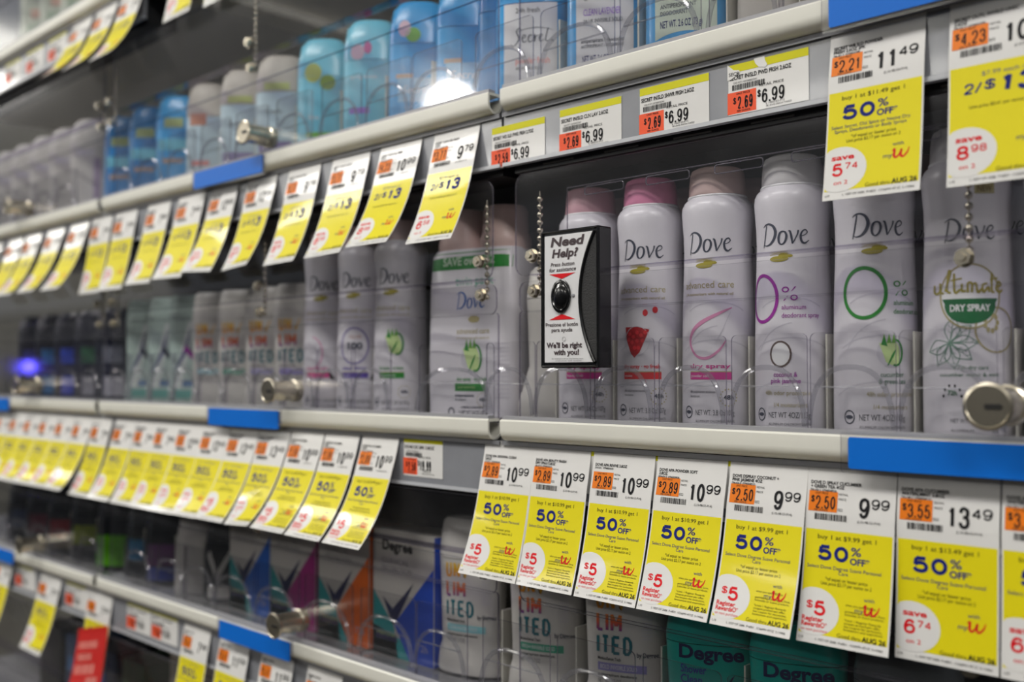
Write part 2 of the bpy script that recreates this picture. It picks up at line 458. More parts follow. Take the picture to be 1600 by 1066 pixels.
OPP = bpy.data.materials.new('opposite_goods'); OPP.use_nodes = True
nt = OPP.node_tree; tc = nt.nodes.new('ShaderNodeTexCoord'); bk = nt.nodes.new('ShaderNodeTexBrick'); mp = nt.nodes.new('ShaderNodeMapping')
mp.inputs['Rotation'].default_value = (radians(90), 0, 0)
bk.inputs['Scale'].default_value = 1.0; bk.inputs['Brick Width'].default_value = 0.16; bk.inputs['Row Height'].default_value = 0.27; bk.inputs['Mortar Size'].default_value = 0.02
bk.inputs['Color1'].default_value = srgb('2c3020'); bk.inputs['Color2'].default_value = srgb('1c2233'); bk.inputs['Mortar'].default_value = srgb('1c1c1e')
nt.links.new(tc.outputs['Object'], mp.inputs['Vector']); nt.links.new(mp.outputs['Vector'], bk.inputs['Vector']); nt.links.new(bk.outputs['Color'], nt.nodes['Principled BSDF'].inputs['Base Color'])
b = MB(); b.box(-16000, 2600, -1750, -1700, -1350, 450, OPP); struct('wall_opposite', b, (0, 0, ZC))

GLO = thing('globe_lamp', 'round white globe lamp hanging between the two rows of ceiling lights', 'lamp', (-4.02, -2.61, 2.83))
gm = bpy.data.materials.new('lit_globe'); gm.use_nodes = True; gb = gm.node_tree.nodes['Principled BSDF']
gb.inputs['Emission Color'].default_value = (1, 0.97, 0.92, 1); gb.inputs['Emission Strength'].default_value = 55
b = MB(); b.ball((0, 0, 0), 125, gm, 32, 20); b.build('globe', GLO)
b = MB(); b.box(-6, 6, -6, 6, 120, 172, BLACK); b.build('stem', GLO)

scr = bpy.data.materials.new('blue_screen_glow'); scr.use_nodes = True; sb = scr.node_tree.nodes['Principled BSDF']
sb.inputs['Base Color'].default_value = (0.01, 0.01, 0.05, 1); sb.inputs['Emission Color'].default_value = (0.10, 0.08, 1.0, 1); sb.inputs['Emission Strength'].default_value = 20
SCR = thing('display_screen', 'small blue lit screen at the far end of the aisle', 'screen', (-6.1, -1.15, ZC))
b = MB(); b.box(-20, 0, -160, 160, -160, 220, BLACK, 0); b.build('screen_case', SCR)
b = MB(); b.box(0, 3, -28, 28, 10, 70, scr); b.build('screen_panel', SCR)
b = MB(); b.lathe([(120, -1350), (120, -1335), (22, -1320), (22, -150)], BLACK, 24, (-30, 0, 0)); b.build('screen_stand', SCR)

# shelf sections: names of the three bays, and the five shelf levels (lip-top heights)
BAYS = {'right': (-533, 160), 'middle': (-1234, -546), 'far left': (-1940, -1247)}
LEV = {'top': 490.0, 'upper': 220.5, 'centre': -35.0, 'lower': -254.0, 'bottom': -512.0}
PLACE = {'top': 'topmost', 'upper': 'upper', 'centre': 'middle', 'lower': 'lower', 'bottom': 'bottom'}
YS = 555.0                       # face of the price channel

def lip_profile(z0):
    pts = [(558, z0), (546.2, z0), (545, z0 - 1.2), (545, z0 - 8.5)]
    for k in range(1, 13):
        a = pi + pi * k / 12
        pts.append((553 + 8 * cos(a), z0 - 8.5 + 8 * sin(a)))
    pts += [(561, z0 - 3.5), (559.2, z0 - 3.5), (559.2, z0 - 8.5)]
    for k in range(1, 13):
        a = 2 * pi - pi * k / 12
        pts.append((553 + 6.2 * cos(a), z0 - 8.5 + 6.2 * sin(a)))
    pts += [(546.8, z0 - 2.2), (558, z0 - 2.2)]
    return pts[::-1]

def spot(bay, lev):
    if lev == 'top': return {'far left': (-1940, -1150, 490.0), 'middle': (-1138, -546, 520.0), 'right': (-533, 160, 520.0)}[bay]
    return BAYS[bay] + (LEV[lev],)
def make_shelf(bay, lev):
    x0, x1, z0 = spot(bay, lev)
    t = thing('shelf', '%s grey metal shelf in the %s bay, with its price channel' % (PLACE[lev], bay), 'shelf', (0, 0, ZC), 0, 'gondola shelves')
    b = MB(); b.box(x0 - 5, x1 + 5, 561, 1000, z0 - 24, z0 - 5, mat('lit_underside_paint', 'e6e3d8', 0.5) if lev == 'top' else STEEL); b.build('shelf_deck', t)  # top deck coloured lighter than the others to stand in for light underneath
    b = MB(); b.box(x0 - 5, x1 + 5, YS, 558, z0 - 57, z0 - 18, CHAN); b.build('price_channel', t)
    b = MB()
    b.extr([(YS - 2.6, z0 - 17), (YS - 2.6, z0 - 20.2), (YS - 1.6, z0 - 20.2), (YS - 1.2, z0 - 18.4), (559, z0 - 18.2), (559, z0 - 17)], x0 - 5, x1 + 5, STEEL)
    b.build('channel_top_rim', t)
    b = MB()
    b.extr([(YS - 2.2, z0 - 59.2), (YS + 3, z0 - 59.2), (YS + 3, z0 - 57.8), (YS - 1.2, z0 - 57.8), (YS - 1.4, z0 - 56.4), (YS - 2.2, z0 - 56.4)], x0 - 5, x1 + 5, CHANR)
    b.build('channel_bottom_rim', t)
    # black bracket rail with slots, under the front of the deck
    b = MB(); b.box(x0, x1, 562, 600, z0 - 64, z0 - 25, BLACK)
    n = 11
    for k in range(n):
        xa = x0 + 30 + k * (x1 - x0 - 40) / n
        b.box(xa, xa + 30, 561.2, 562, z0 - 61.5, z0 - 60.3, SLOT)
    b.build('front_bracket', t)
    return t
for bay in BAYS:
    for lev in LEV:
        if bay == 'right' and lev == 'bottom': continue
        make_shelf(bay, lev)
for k, x in enumerate((-539.5, -1240.5)):
    b = MB(); b.box(x - 3.5, x + 3.5, 930, 998, -1350, 800, BLACK)
    o = b.build('shelf_upright', loc=(0, 0, ZC))
    tag(o, 'dark slotted upright post behind the %s bay joint' % ('right and middle' if k == 0 else 'middle and far left'), 'post', 'shelf uprights')

# ------------------------------------------------------------------ locked clear doors
def rounded(x0, x1, z0, z1, r, corners=(1, 1, 1, 1), n=5):
    out = []
    for (cx, cz, a, on) in ((x0, z0, 180, corners[0]), (x1, z0, 270, corners[1]), (x1, z1, 0, corners[2]), (x0, z1, 90, corners[3])):
        if not on: out.append((cx, cz)); continue
        sx = 1 if cx == x0 else -1; sz = 1 if cz == z0 else -1
        for k in range(n + 1):
            q = radians(a + 90 * k / n)
            out.append((cx + sx*r + r*cos(q), cz + sz*r + r*sin(q)))
    return out

def chain(mb, x, y, z0, z1):
    z = z0
    while z < z1:
        mb.ball((x, y, z), 2.3, CHROME, 10, 6); z += 6.0
    mb.tube([(x, y, z0), (x, y, z1)], 0.5, CHROME, 6)
def bolt(parent, x, z, y=551.0):
    b = MB()
    hexa = [(4.6 * cos(radians(60*k + 15)), 4.6 * sin(radians(60*k + 15))) for k in range(6)]
    b.plate([(x + p, z + q) for p, q in hexa], y - 4.2, y - 0.6, CHROME, CHROME)
    b.lathe([(5.4, y - 0.7), (5.4, y)], CHROME, 20, (x, 0, z), 'y')
    b.lathe([(2.0, y - 5.4), (2.3, y - 4.2)], CHROME, 14, (x, 0, z), 'y')
    b.build('bolt', parent)

def make_door(bay, lev, label_x, lock_x, top=188.0, chains=(), bolts=True, extra=''):
    x0, x1, z0 = spot(bay, lev)
    where = '%s shelf of the %s bay' % (PLACE[lev], bay)
    t = thing('display_door', 'clear acrylic security door with white lip, %s%s' % (where, extra), 'display door', (0, 0, ZC), 0, 'locked clear doors')
    b = MB(); b.plate(rounded(x0 + 8, x1 - 4, z0 + 109.5, z0 + top, 9), 553.6, 555.6, PANE, EDGE)
    b.box(x0 + 20, x1 - 14, 555.6, 568, z0 + 109.5, z0 + 110.6, FLANGE); b.build('upper_panel', t)
    b = MB(); b.plate(rounded(x0 + 10, x1 - 2, z0 + 81.5, z0 + 105.5, 7), 556.0, 557.8, PANE, EDGE); b.build('middle_panel', t)
    b = MB(); b.plate(rounded(x0 + 8, x1 - 2, z0 - 6, z0 + 83, 3, (0, 0, 1, 1)), 558.0, 560.2, PANE, EDGE); b.build('lower_panel', t)
    b = MB(); b.extr(lip_profile(z0), x0, x1, LIPW); lip = b.build('hinge_lip', t, ang=25)
    b = MB(); b.extr([(546.5, z0 + 0.1), (546.5, z0 + 2.6), (553.6, z0 + 2.6), (553.6, z0 + 0.1)], x0 + 1, x1 - 1, BEAD); b.build('glazing_bead', t)
    if label_x:
        b = MB(); b.box(label_x[0], label_x[1], 543.2, 544.2, z0 - 19.0, z0 - 1.0, BLUE, 1.0); o = b.build('shelf_label', t); o['label'] = 'blank bright blue label'
        b = MB(); b.plate(rounded(label_x[0] - 5, label_x[1] + 3, z0 - 21.5, z0 + 1.5, 2), 544.3, 544.9, FILM, EDGE); b.build('label_cover', o)
    if lock_x:
        b = MB(); z = z0 + 18.5
        b.lathe([(11.0, 557.9), (11.0, 552), (9.6, 551), (9.6, 527.5), (11.8, 527), (12.4, 525.8), (12.2, 524.4), (10.6, 523.8), (10.2, 524.2), (0.3, 524.2)], CHROME, 40, (lock_x, 0, z), 'y', cap1=False)
        lk = b.build('lock', t)
        b = MB(); b.box(lock_x - 1.5, lock_x + 7, 523.7, 524.1, z - 1.4, z + 1.4, NICKD, 0.8); b.build('keyhole', lk)
    for k, cx in enumerate(chains):
        b = MB(); chain(b, cx, 560.6, z0 + 96, z0 + top - 14); b.build('bead_chain', t)
        if bolts:
            if not (bay == 'right' and cx > -300): bolt(t, cx - 1, z0 + 124, 553.6)
            bolt(t, cx - 1, z0 + 97.5, 556.0)
    return t
make_door('right', 'upper', (-263, -130), -170, chains=(-507, -192))
make_door('right', 'centre', (-254, -122), -172, chains=(-505.5, -192), extra=', with the help button')
make_door('right', 'lower', (-254, -122), -172, chains=(-507, -192), top=157)
b = MB()
for k in range(6):
    cx = -452 + 56 * k; zz = LEV['centre'] + 168
    o_ = rounded(cx - 18, cx + 18, zz, zz + 6, 2)
    b.tube([(a, 571, c_) for a, c_ in o_], 0.45, EDGE, 6, True)
b.tube([(-487, 571, 97 + 5), (-487, 571, 97 + 13), (-505, 571, 97 + 13)][:2] + [(-487, 571, 97 + 43.5), (100, 571, 97 + 43.5)], 0.5, EDGE, 6)
tag(b.build('slotted_rail', loc=(0, 0, ZC)), 'clear rail with hand slots above the spray can caps', 'rail')
make_door('middle', 'upper', (-1000, -864), -869, chains=(-1231, -905, -584))
make_door('middle', 'centre', (-964, -832), -821, chains=(-1218, -884, -562.5))
make_door('middle', 'lower', (-938, -810), -809, chains=(-1215, -884, -559), top=157)
make_door('middle', 'top', (-964, -832), -840, chains=(-905,))
make_door('middle', 'bottom', None, None)
make_door('far left', 'top', None, None, chains=())
make_door('far left', 'upper', None, -1497, chains=(-1262,))
make_door('far left', 'centre', (-1677, -1531), -1452, chains=(-1258,))
make_door('far left', 'lower', (-1624, -1504), -1433, chains=(-1256,), top=157)
make_door('far left', 'bottom', None, -1330)

# ------------------------------------------------------------------ pusher trays
def make_tray_proto(arc_dx, arc_r):
    t = thing('pusher_tray', '', 'pusher tray', (0, 0, 0), 0, 'pusher trays')
    b = MB(); b.box(-27, 27, 568, 900, -4.6, -2.6, FENCE); b.build('tray_base', t)
    b = MB(); b.plate([(27.0, 566), (27.0, 566)] and rounded(-28.0, -26.8, -4, 60, 0.3, (0, 0, 0, 0)), 590, 720, CREAM, CREAM); b.build('divider', t)
    b = MB(); b.plate(rounded(-26.5, 26.5, -4, 60, 4, (0, 0, 1, 1)), 566.0, 567.4, FENCE, EDGE); b.build('front_fence', t)
    b = MB()
    sg = lambda q: math.copysign(abs(q) ** 0.8, q)
    pts = [(arc_dx + arc_r * sg(cos(radians(a))), 563.6, -2 + 41 * sg(sin(radians(a)))) for a in range(4, 177, 9)]
    b.tube(pts, 1.7, RIM, 8)
    b.tube([(arc_dx - arc_r * 0.84, 563.6, 27), (arc_dx + arc_r * 0.84, 563.6, 27)], 0.7, RIM, 6)
    b.build('finger_guard', t)
    return t
TP = make_tray_proto(0, 26)
_first = [True]
def tray(x, lev, label):
    z0 = LEV[lev]
    loc = world(x, 0, z0)
    if _first[0]:
        TP.location = loc; TP['label'] = label; _first[0] = False; return TP
    return copy_tree(TP, loc, label)
trays = []
for x in (-542.5, -488, -431, -374, -317, -262, -207, -151): trays.append((x, 'centre', 'right', 56))
for x in (-606, -716, -773, -829, -885, -941, -998, -1055, -1112, -1168, -1225): trays.append((x, 'centre', 'middle', 96 if x == -606 else 56))
for k in range(5): trays.append((-1305 - 68 * k, 'centre', 'far left', 66))
for x, w in ((-552, 70), (-474, 76), (-399, 72), (-333, 54), (-281, 50)): trays.append((x + 0, 'upper', 'right', w) if x != -552 else (-495 - 55, 'upper', 'right', 68))
for x in (-630, -695, -765, -843, -921, -995, -1072, -1147, -1222): trays.append((x, 'upper', 'middle', 66))
for k in range(5): trays.append((-1395 - 74 * k, 'upper', 'far left', 72))
for x, w in ((-537, 76), (-458, 76), (-384, 66), (-318, 64), (-246, 70)): trays.append((x, 'lower', 'right', w))
for x in (-622, -693, -781, -866, -947, -1020, -1085, -1165): trays.append((x, 'lower', 'middle', 66 if x in (-622,) else 72 if x < -1000 else 80))
for x in (-1300, -1385, -1462, -1540, -1615): trays.append((x, 'lower', 'far left', 74))
cnt = {}
for x, lev, bay, w in trays:
    i = cnt[(lev, bay)] = cnt.get((lev, bay), 0) + 1
    frm = 'left' if bay == 'right' else 'right'
    tr = tray(x, lev, 'clear pusher tray with cream divider, %s from %s, %s shelf, %s bay' % (ORD[i], frm, PLACE[lev], bay))
    tr.scale = (w / 56.0, 1, 1)

# ------------------------------------------------------------------ hanging price tags
def tag_fn(Lt, ol, orr, w):
    n = 60; ss = np.linspace(0, Lt, n + 1); t = ss / Lt
    g = 0.22 * t + 0.78 * t * t
    def prof(D):
        o = D * g
        dd = np.sqrt(np.maximum(0.05, 1 - np.gradient(o, ss) ** 2))
        return o, np.concatenate([[0], np.cumsum((dd[1:] + dd[:-1]) / 2 * np.diff(ss))])
    pl, pr_ = prof(ol), prof(orr)
    bump = 2.6 * np.clip((ss - 4) / 26, 0, 1)
    def fn(u, v, d):
        s = -v; k = min(1, max(0, u / w))
        o = np.interp(s, ss, pl[0]) * (1 - k) + np.interp(s, ss, pr_[0]) * k + np.interp(s, ss, bump)
        z = np.interp(s, ss, pl[1]) * (1 - k) + np.interp(s, ss, pr_[1]) * k
        return (u, -o - d, -z)
    return fn
def sheet(mb, fn, w, h, mt, th=0.3, n=6, m=22):
    V = []; F = []
    for d in (0, -th):
        for j in range(m + 1):
            for i in range(n + 1): V.append(fn(w * i / n, -h * j / m, d))
    N = (n + 1) * (m + 1)
    for j in range(m):
        for i in range(n):
            a = j * (n + 1) + i
            F.append((a, a + n + 1, a + n + 2, a + 1)); F.append((N + a, N + a + 1, N + a + n + 2, N + a + n + 1))
    rim = [i for i in range(n + 1)] + [j * (n + 1) + n for j in range(1, m + 1)] + [m * (n + 1) + i for i in range(n - 1, -1, -1)] + [j * (n + 1) for j in range(m - 1, 0, -1)]
    for a, b in zip(rim, rim[1:] + rim[:1]): F.append((a, b, N + b, N + a))
    mb.add(V, F, mt)

def tag_print(c, w, Lt, lod):
    p = Print(); T = p.text
    k = w / 53.5
    for i, l in enumerate(c['hdr']): T(l, 2.4*k, -12.8 - 2.3*i, 1.8, INK, bold=.025, cond=.95)
    y = -12.8 - 2.3 * len(c['hdr'])
    T(c['code'], 2.2*k, y + .3, 1.3, INK, cond=.85, bold=.015)
    p.rect(1.6*k, -28.6, 19.4*k, -16.9, ORG, 1)
    T('UNIT PRICE', 5.5*k, -18.6, 1.05, INK, bold=.01); T('PER OUNCE', 5.5*k, -28.3, 1.05, INK, bold=.01)
    N = p.num
    N('$', 3.0*k, -23.6, 4.0, INK, 2.4*k, .16); N(c['unit'], 6.0*k, -27.0, 7.4, INK, 12.2*k, .125)
    if lod > 0:
        T('RETAIL', 20.3*k, -18.6, 1.2, INK); T('PRICE', 20.3*k, -21.4, 1.2, INK); T('022', 19.8*k, -27.6, 1.5, INK)
    p.barcode(6*k, 26*k, -33.4, -29.7, seed=c.get('seed', 3))
    d, ct = c['price']
    wd = 11.5 if len(d) == 2 else 6.2
    N(d, 38.8*k, -30.4, 11.4, INK, wd*k, .155, al='R'); N(ct, 39.8*k, -25.0, 5.8, INK, 10.4*k, .155)
    if lod > 0: T('(L10-98-53-P14)', 32*k, -33.2, 1.4, INK)
    # yellow promotion field
    p.rect(0.9*k, -98.6, w - 0.9*k, -39, YEL, 0, 6, 18)
    if c['promo'] == '50':
        T('buy 1 at $%s.%s get 1' % (d, ct), 26*k, -44.2, 2.5, GREYINK if lod < 1 else INK, width=35*k, al='C')
        N('50', 9*k, -56.4, 8.8, NAVY, 18.5*k, .235)
        T('%', 29*k, -52.0, 4.6, NAVY, width=6*k, bold=.01)
        T('OFF*', 28.6*k, -57.0, 3.5, NAVY, width=11.4*k, bold=.03)
        T(c.get('sel', 'Select Dove Degree Suave Personal'), 25*k, -61.2, 2.0, NAVY, width=44*k, al='C')
        T(c.get('sel2', 'Care'), 25*k, -63.8, 2.0, NAVY, al='C')
        T('*of equal or lesser price', 27*k, -67.6, 1.9, INK, width=25*k, al='C')
        T('Unit price $2.17 per ounce on 2', 27*k, -70.2, 1.9, INK, width=30*k, al='C')
    else:
        T('$7.99 each or', 28*k, -45.5, 2.3, GREYINK, width=23*k, al='C')
        N('2/', 7.5*k, -54.5, 5.8, NAVY, 8.6*k, .17, shear=.15); N('$', 17.4*k, -53.5, 5.6, NAVY, 5.4*k, .18, shear=.15)
        N('13', 24.5*k, -56.5, 10.2, NAVY, 17*k, .24, shear=.15)
        T('Unit price $2.41 per ounce on 2', 26*k, -62.4, 1.7, INK, width=31*k, al='C')
    p.disc(9.0*k, -86, 15.2*k, 13.6, PAPER, 1, clip=(0.9*k, -99.5, w, 0))
    r = c['rew']
    if r[0] == '5':
        N('$', 4.2*k, -84.5, 4.6, RED, 4*k, .18); N('5', 9.0*k, -88, 8.4, RED, 7*k, .2)
        T('Register', 2.2*k, -91.5, 2.6, RED, width=13*k, bold=.03); T('Rewards\u00ae*', 2.2*k, -94.6, 2.6, RED, width=15.5*k, bold=.03)
        if lod > 0: T('on next purchase', 2.2*k, -97.2, 1.7, RED, width=16*k)
        if lod > 0:
            for i, l in enumerate(('when you spend $20 on', '', 'participating Axe, Degree, Dove,', 'Schmidts or Suave products.', '', '*Limit 1 Register Rewards', 'coupon printed per offer.', 'See coupon for exclusions,', 'limitations and expiration.')):
                if l: T(l, 27.5*k, -80.3 - 1.75*i + (.4 if i > 4 else 0), 1.15, INK, width=min(23, len(l)*.84)*k)
    else:
        T('save', 4*k, -80.2, 3.2, RED, width=13*k, bold=.03)
        N(r[1], 4.6*k, -90, 7.8, RED, 6.2*k, .19); N(r[2], 11.8*k, -86.4, 4.2, RED, 7.6*k, .17)
        T('on 2', 6*k, -95, 2.4, RED, width=8*k, bold=.01)
    # the loyalty mark: navy 'my' and a red pen-drawn w
    bl = -83.6
    T('with', 41*k, bl + 7.2, 2.1, NAVY, width=6*k, al='C')
    T('my', 33*k, bl + 0.6, 2.6, NAVY, width=5*k, shear=.15)
    p.stroke([(38*k, bl+4.2), (39.2*k, bl+5), (39.0*k, bl+1.4), (40.2*k, bl+.2), (42*k, bl+2.2), (42.9*k, bl+4.6), (42.5*k, bl+1.6), (43.8*k, bl+.2), (46*k, bl+2.4), (47*k, bl+5.2)], [.6, 1.2, 1.4, 1.1, .9, 1.2, 1.4, 1.1, .9, .5], RED, 2)
    T('Good thru', 24*k, -98.2, 2.2, INK, width=13.5*k); T('AUG 26', 38.2*k, -98.3, 2.7, INK, width=13.6*k, bold=.03)
    T('L10', 1.5*k, -101.8, 1.3, INK); T('L 1037 OF 2686  P-6831  1C66MV-4T1Z  S-14466', 11.5*k, -101.9, 1.3, INK, width=39*k)
    return p

_tags = {}
def hang_tag(x, lev, w, ol, orr, c, lod, label, group, key=None):
    z0 = LEV[lev] + (30 if lev == 'top' and x > -1140 else 0); Lt = 104
    loc = world(x, YS - 0.5, z0 - 17.2)
    if key and key in _tags:
        o = bpy.data.objects.new('price_tag', _tags[key]); COL.objects.link(o); o.location = loc
    else:
        fn = tag_fn(Lt, ol, orr, w)
        mb = MB(); sheet(mb, fn, w, Lt, PAPER)
        tag_print(c, w, Lt, lod).lay(mb, fn)
        o = mb.build('price_tag', loc=loc, ang=60)
        if key: _tags[key] = o.data
    return tag(o, label, 'price tag', group)

def C50(hdr, code, unit, price, rew=('5',), **k): return dict(hdr=hdr, code=code, unit=unit, price=price, promo='50', rew=rew, **k)
def C2(hdr, code, unit, price, rew, **k): return dict(hdr=hdr, code=code, unit=unit, price=price, promo='2', rew=rew, **k)

# right bay, under the middle shelf
G = 'hanging yellow coupon tags under the middle shelf'
RT = [
 (-558, 53, 27, 20, C50(['DOVE APA ORIGINAL CLEAN', '3.8OZ'], '571-073 1  07940036369', '2.89', ('10', '99'), seed=1), 'yellow 50% off tag reading ORIGINAL CLEAN, leftmost under the help-button case'),
 (-505, 54, 19, 20, C50(['DOVE APA BEAUTY FINISH', 'DRY SPRAY3.8OZ'], '386-697 4  07940034219', '2.89', ('10', '99'), seed=2), 'yellow 50% off tag reading BEAUTY FINISH, under the help button'),
 (-448, 53, 21, 22, C50(['DOVE APA REVIVE 3.8OZ'], '374-033 1  07940034343', '2.89', ('10', '99'), seed=3), 'yellow 50% off tag reading REVIVE, with one-line heading'),
 (-393, 54, 23, 24, C50(['DOVE APA POWDER SOFT', '3.8OZ'], '874-694 3  07940059938', '2.89', ('10', '99'), seed=4), 'yellow 50% off tag reading POWDER SOFT'),
 (-337, 53, 24, 23, C50(['DOVE DSPRAY COCONUT +', 'PINK JASMINE 4OZ'], '794-426 8  07940048233', '2.50', ('9', '99'), seed=5), 'yellow 50% off tag reading COCONUT, priced 9.99'),
 (-284, 53.5, 15, 13, C50(['DOVE D SPRAY CUCUMBER', '+ GREEN TEA 4OZ'], '794-426 5  07940048226', '2.50', ('9', '99'), seed=6), 'yellow 50% off tag reading CUCUMBER + GREEN TEA, glossy glare at its foot'),
 (-230, 54, 5, 5, C50(['DOVE APA CUCUMBER', 'WATERLMINT 3.8OZ'], '776-108 5  07940048115', '3.55', ('13', '49'), ('s', '6', '74'), seed=7), 'yellow 50% off tag priced 13.49 saving 6.74, under the blue label'),
 (-175, 54, 5, 5, C50(['DOVE APA ROSE', 'WATER 3.8OZ'], '776-109 5  07940048119', '3.55', ('13', '49'), ('s', '6', '74'), seed=8), 'yellow coupon tag cut off by the right picture edge, under the middle shelf'),
]
for x, w, ol, orr, c, lab in RT: hang_tag(x, 'centre', w, ol, orr, c, 1, lab, G)
# older yellow-headed labels peeping out behind four of them
def plain_label(x, z, w, h, prt, label, group, name='shelf_price_label', dy=0.0):
    q = 0.95 if name == 'shelf_price_label' and prt else 1
    mb = MB(); fn = lambda u, v, d: (u, -d, v * q)
    mb.box(0, w, 0, 0.35, -h * q, 0, PAPER)
    if prt: prt.lay(mb, fn)
    return tag(mb.build(name, loc=world(x, YS - 0.5 + dy, z)), label, 'price label', group)
for k, (x, w, nm) in enumerate(((-504, 57, 'BEAUTY FINISH'), (-447, 56, 'REVIVE'), (-391.5, 57, 'POWDER SOFT'), (-336, 54, 'COCONUT'))):
    p = Print(); p.rect(0, -5.5, w, 0, YELL, 0)
    plain_label(x, LEV['centre'] - 18.6, w, 34, p, 'yellow-topped shelf label peeping out behind the tag reading %s' % nm, 'labels behind the coupon tags', dy=0.05)

# right bay, under the upper shelf
G = 'hanging yellow coupon tags under the upper shelf'
sv = dict(sel='Select Secret, Old Spice or Native Dry', sel2='Sprays, Deodorants or Body Sprays')
hang_tag(-267, 'upper', 56, 11, 10, C50(['SECRET WB SLD POWDER', 'FRESH 2.6OZ 2PK'], '794-421 5  03700031085', '2.21', ('11', '49'), ('s', '5', '74'), seed=11, **sv), 1, 'yellow 50% off tag priced 11.49 saving 5.74, under the upper shelf', G)
hang_tag(-198, 'upper', 56, 7, 7, C2(['SECRET OUTL, INVSLD UNSC', '2.6OZ'], '794-421 9  03700031099', '4.23', ('10', '99'), ('s', '8', '98'), seed=12), 1, 'yellow two-for-13 tag with orange 4.23, cut off by the right picture edge', G)

def label_print(name, unit, price, w=57, seed=1, torn=False, lod=1):
    p = Print(); T = p.text; k = w / 57
    p.rect(0, -5.4, w, 0, YELL, 0)
    T(name, 1.4*k, -10.4, 2.7, INK, width=44*k, bold=.02)
    if lod: T('550-9771 03700032341', 4*k, -13.3, 1.2, INK)
    p.barcode(3*k, 27*k, -17.6, -13.9, seed=seed, n=26)
    p.rect(-0.6, -33.4, 20.5*k, -18.8, SAL, 0)
    T('UNIT PRICE', 6*k, -20.8, 1.3, INK, bold=.01)
    N = p.num; N('$', 3.6*k, -27, 4.6, INK, 2.3*k, .13); N(unit, 7*k, -30.6, 8.4, INK, 11*k, .115); T('PER OUNCE', 6.5*k, -32.6, 1.2, INK, bold=.01)
    T('RETAIL PRICE', 23*k, -18.6, 1.7, INK, width=17*k)
    N('$', 21.4*k, -25.4, 4.8, INK, 2.5*k, .14); N(price, 24.6*k, -29.6, 9.0, INK, 16*k, .13)
    if lod: T('L 1050-53-P13', 27.5*k, -31.0, 1.2, INK, width=13*k); T('30 AVG INCH YARD', 27.5*k, -32.8, 1.2, INK, width=18*k)
    if torn:
        p.poly([(-.5, .8), (2, -1.6), (4, -3.6), (8, -4.4), (8.6, -6), (6, -7.6), (2, -9.8), (-.5, -10.2)], PAPER, 3)
        T('SECR', .6, -7.6, 2.3, INK, bold=.012, lv=4)
        p.poly([(18.5, .8), (26, .8), (26.5, -2), (28, -5), (26.5, -6.6), (22, -5.4), (19.5, -2.4)], PAPER, 3)
    return p
G = 'yellow-headed shelf labels under the upper shelf'
for k, (x, w, z, nm, un_, torn, lab) in enumerate((
    (-551, 56, 193.5, 'SECRET WD SLD PWD FRSH 2.7OZ', '2.59', 0, 'shelf label with salmon 2.59 block, leftmost under the upper right shelf'),
    (-480, 57, 195, 'SECRET IN/SLD CLN LAV 2.6OZ', '2.69', 0, 'shelf label reading CLN LAV with salmon 2.69 block'),
    (-407, 55.5, 196.5, 'SECRET IN/SLD SHWR FRSH 2.6OZ', '2.69', 0, 'shelf label reading SHWR FRSH with salmon 2.69 block'),
    (-337, 55.5, 197.5, 'SECRET IN/SLD PWD FRSH 2.6OZ', '2.69', 1, 'shelf label with scraps of torn white paper on its yellow header'))):
    plain_label(x, z, w, 34, label_print(nm, un_, '6.99', w, k + 3, torn), lab, G)
plain_label(-657, LEV['centre'] - 18.5, 49, 35, label_print('DOVE DS 2PK 3.8OZ', '2.50', '19.99', 49, 9), 'shelf label priced 19.99 with salmon block, under the twin pack', None)

# middle bay, under the middle shelf: ten tags, counted from the right
G = 'hanging yellow coupon tags under the middle shelf'
xs = [(-713, 50, 42, 41), (-769, 51, 43, 42), (-824, 53, 44, 44), (-881, 55, 38, 46), (-936, 54, 40, 40), (-992, 55, 36, 38), (-1046, 54, 33, 34), (-1098, 52, 32, 33), (-1148, 51, 31, 32), (-1204, 55, 34, 33)]
cs = [('10', '99'), ('10', '99'), ('10', '99'), ('13', '49'), ('13', '49'), ('13', '49'), ('12', '99'), ('7', '99'), ('7', '99'), ('7', '99')]
for i, ((x, w, ol, orr), pr_) in enumerate(zip(xs, cs)):
    rew = ('5',) if i in (0, 1, 2, 4) else ('s', pr_[0][0], '50')
    c = C50(['DOVE APA CUCUMBER', '3.8OZ'] if i < 3 else ['DEGREE ULT UNLMTD', 'DRY SPRAY 3.8OZ'], '571-083 1  07940036369', '2.89' if i < 3 else '3.55', pr_, rew, seed=20 + i)
    hang_tag(x, 'centre', w, ol, orr, c, 1 if i < 3 else 0, 'yellow 50%% off tag priced %s.%s, %s from right, middle bay, under middle shelf' % (pr_[0], pr_[1], ORD[i + 1]), G)
xs = [(-1268, 52, 30, 30), (-1322, 53, 40, 40), (-1377, 54, 39, 40), (-1432, 54, 38, 38), (-1487, 54, 38, 38), (-1541, 53, 36, 36), (-1597, 54, 36, 36), (-1652, 54, 36, 36)]
for i, (x, w, ol, orr) in enumerate(xs):
    c = C50(['SUAVE DRY SPRAY', '4OZ'], '571-083 1  07940036369', '1.89', ('7', '99'), ('5',), seed=31)
    hang_tag(x, 'centre', 53.5, ol, orr, c, 0, 'small yellow 50%% off tag, %s from right, far left bay, under middle shelf' % ORD[i + 1], G, key=('fl', ol))
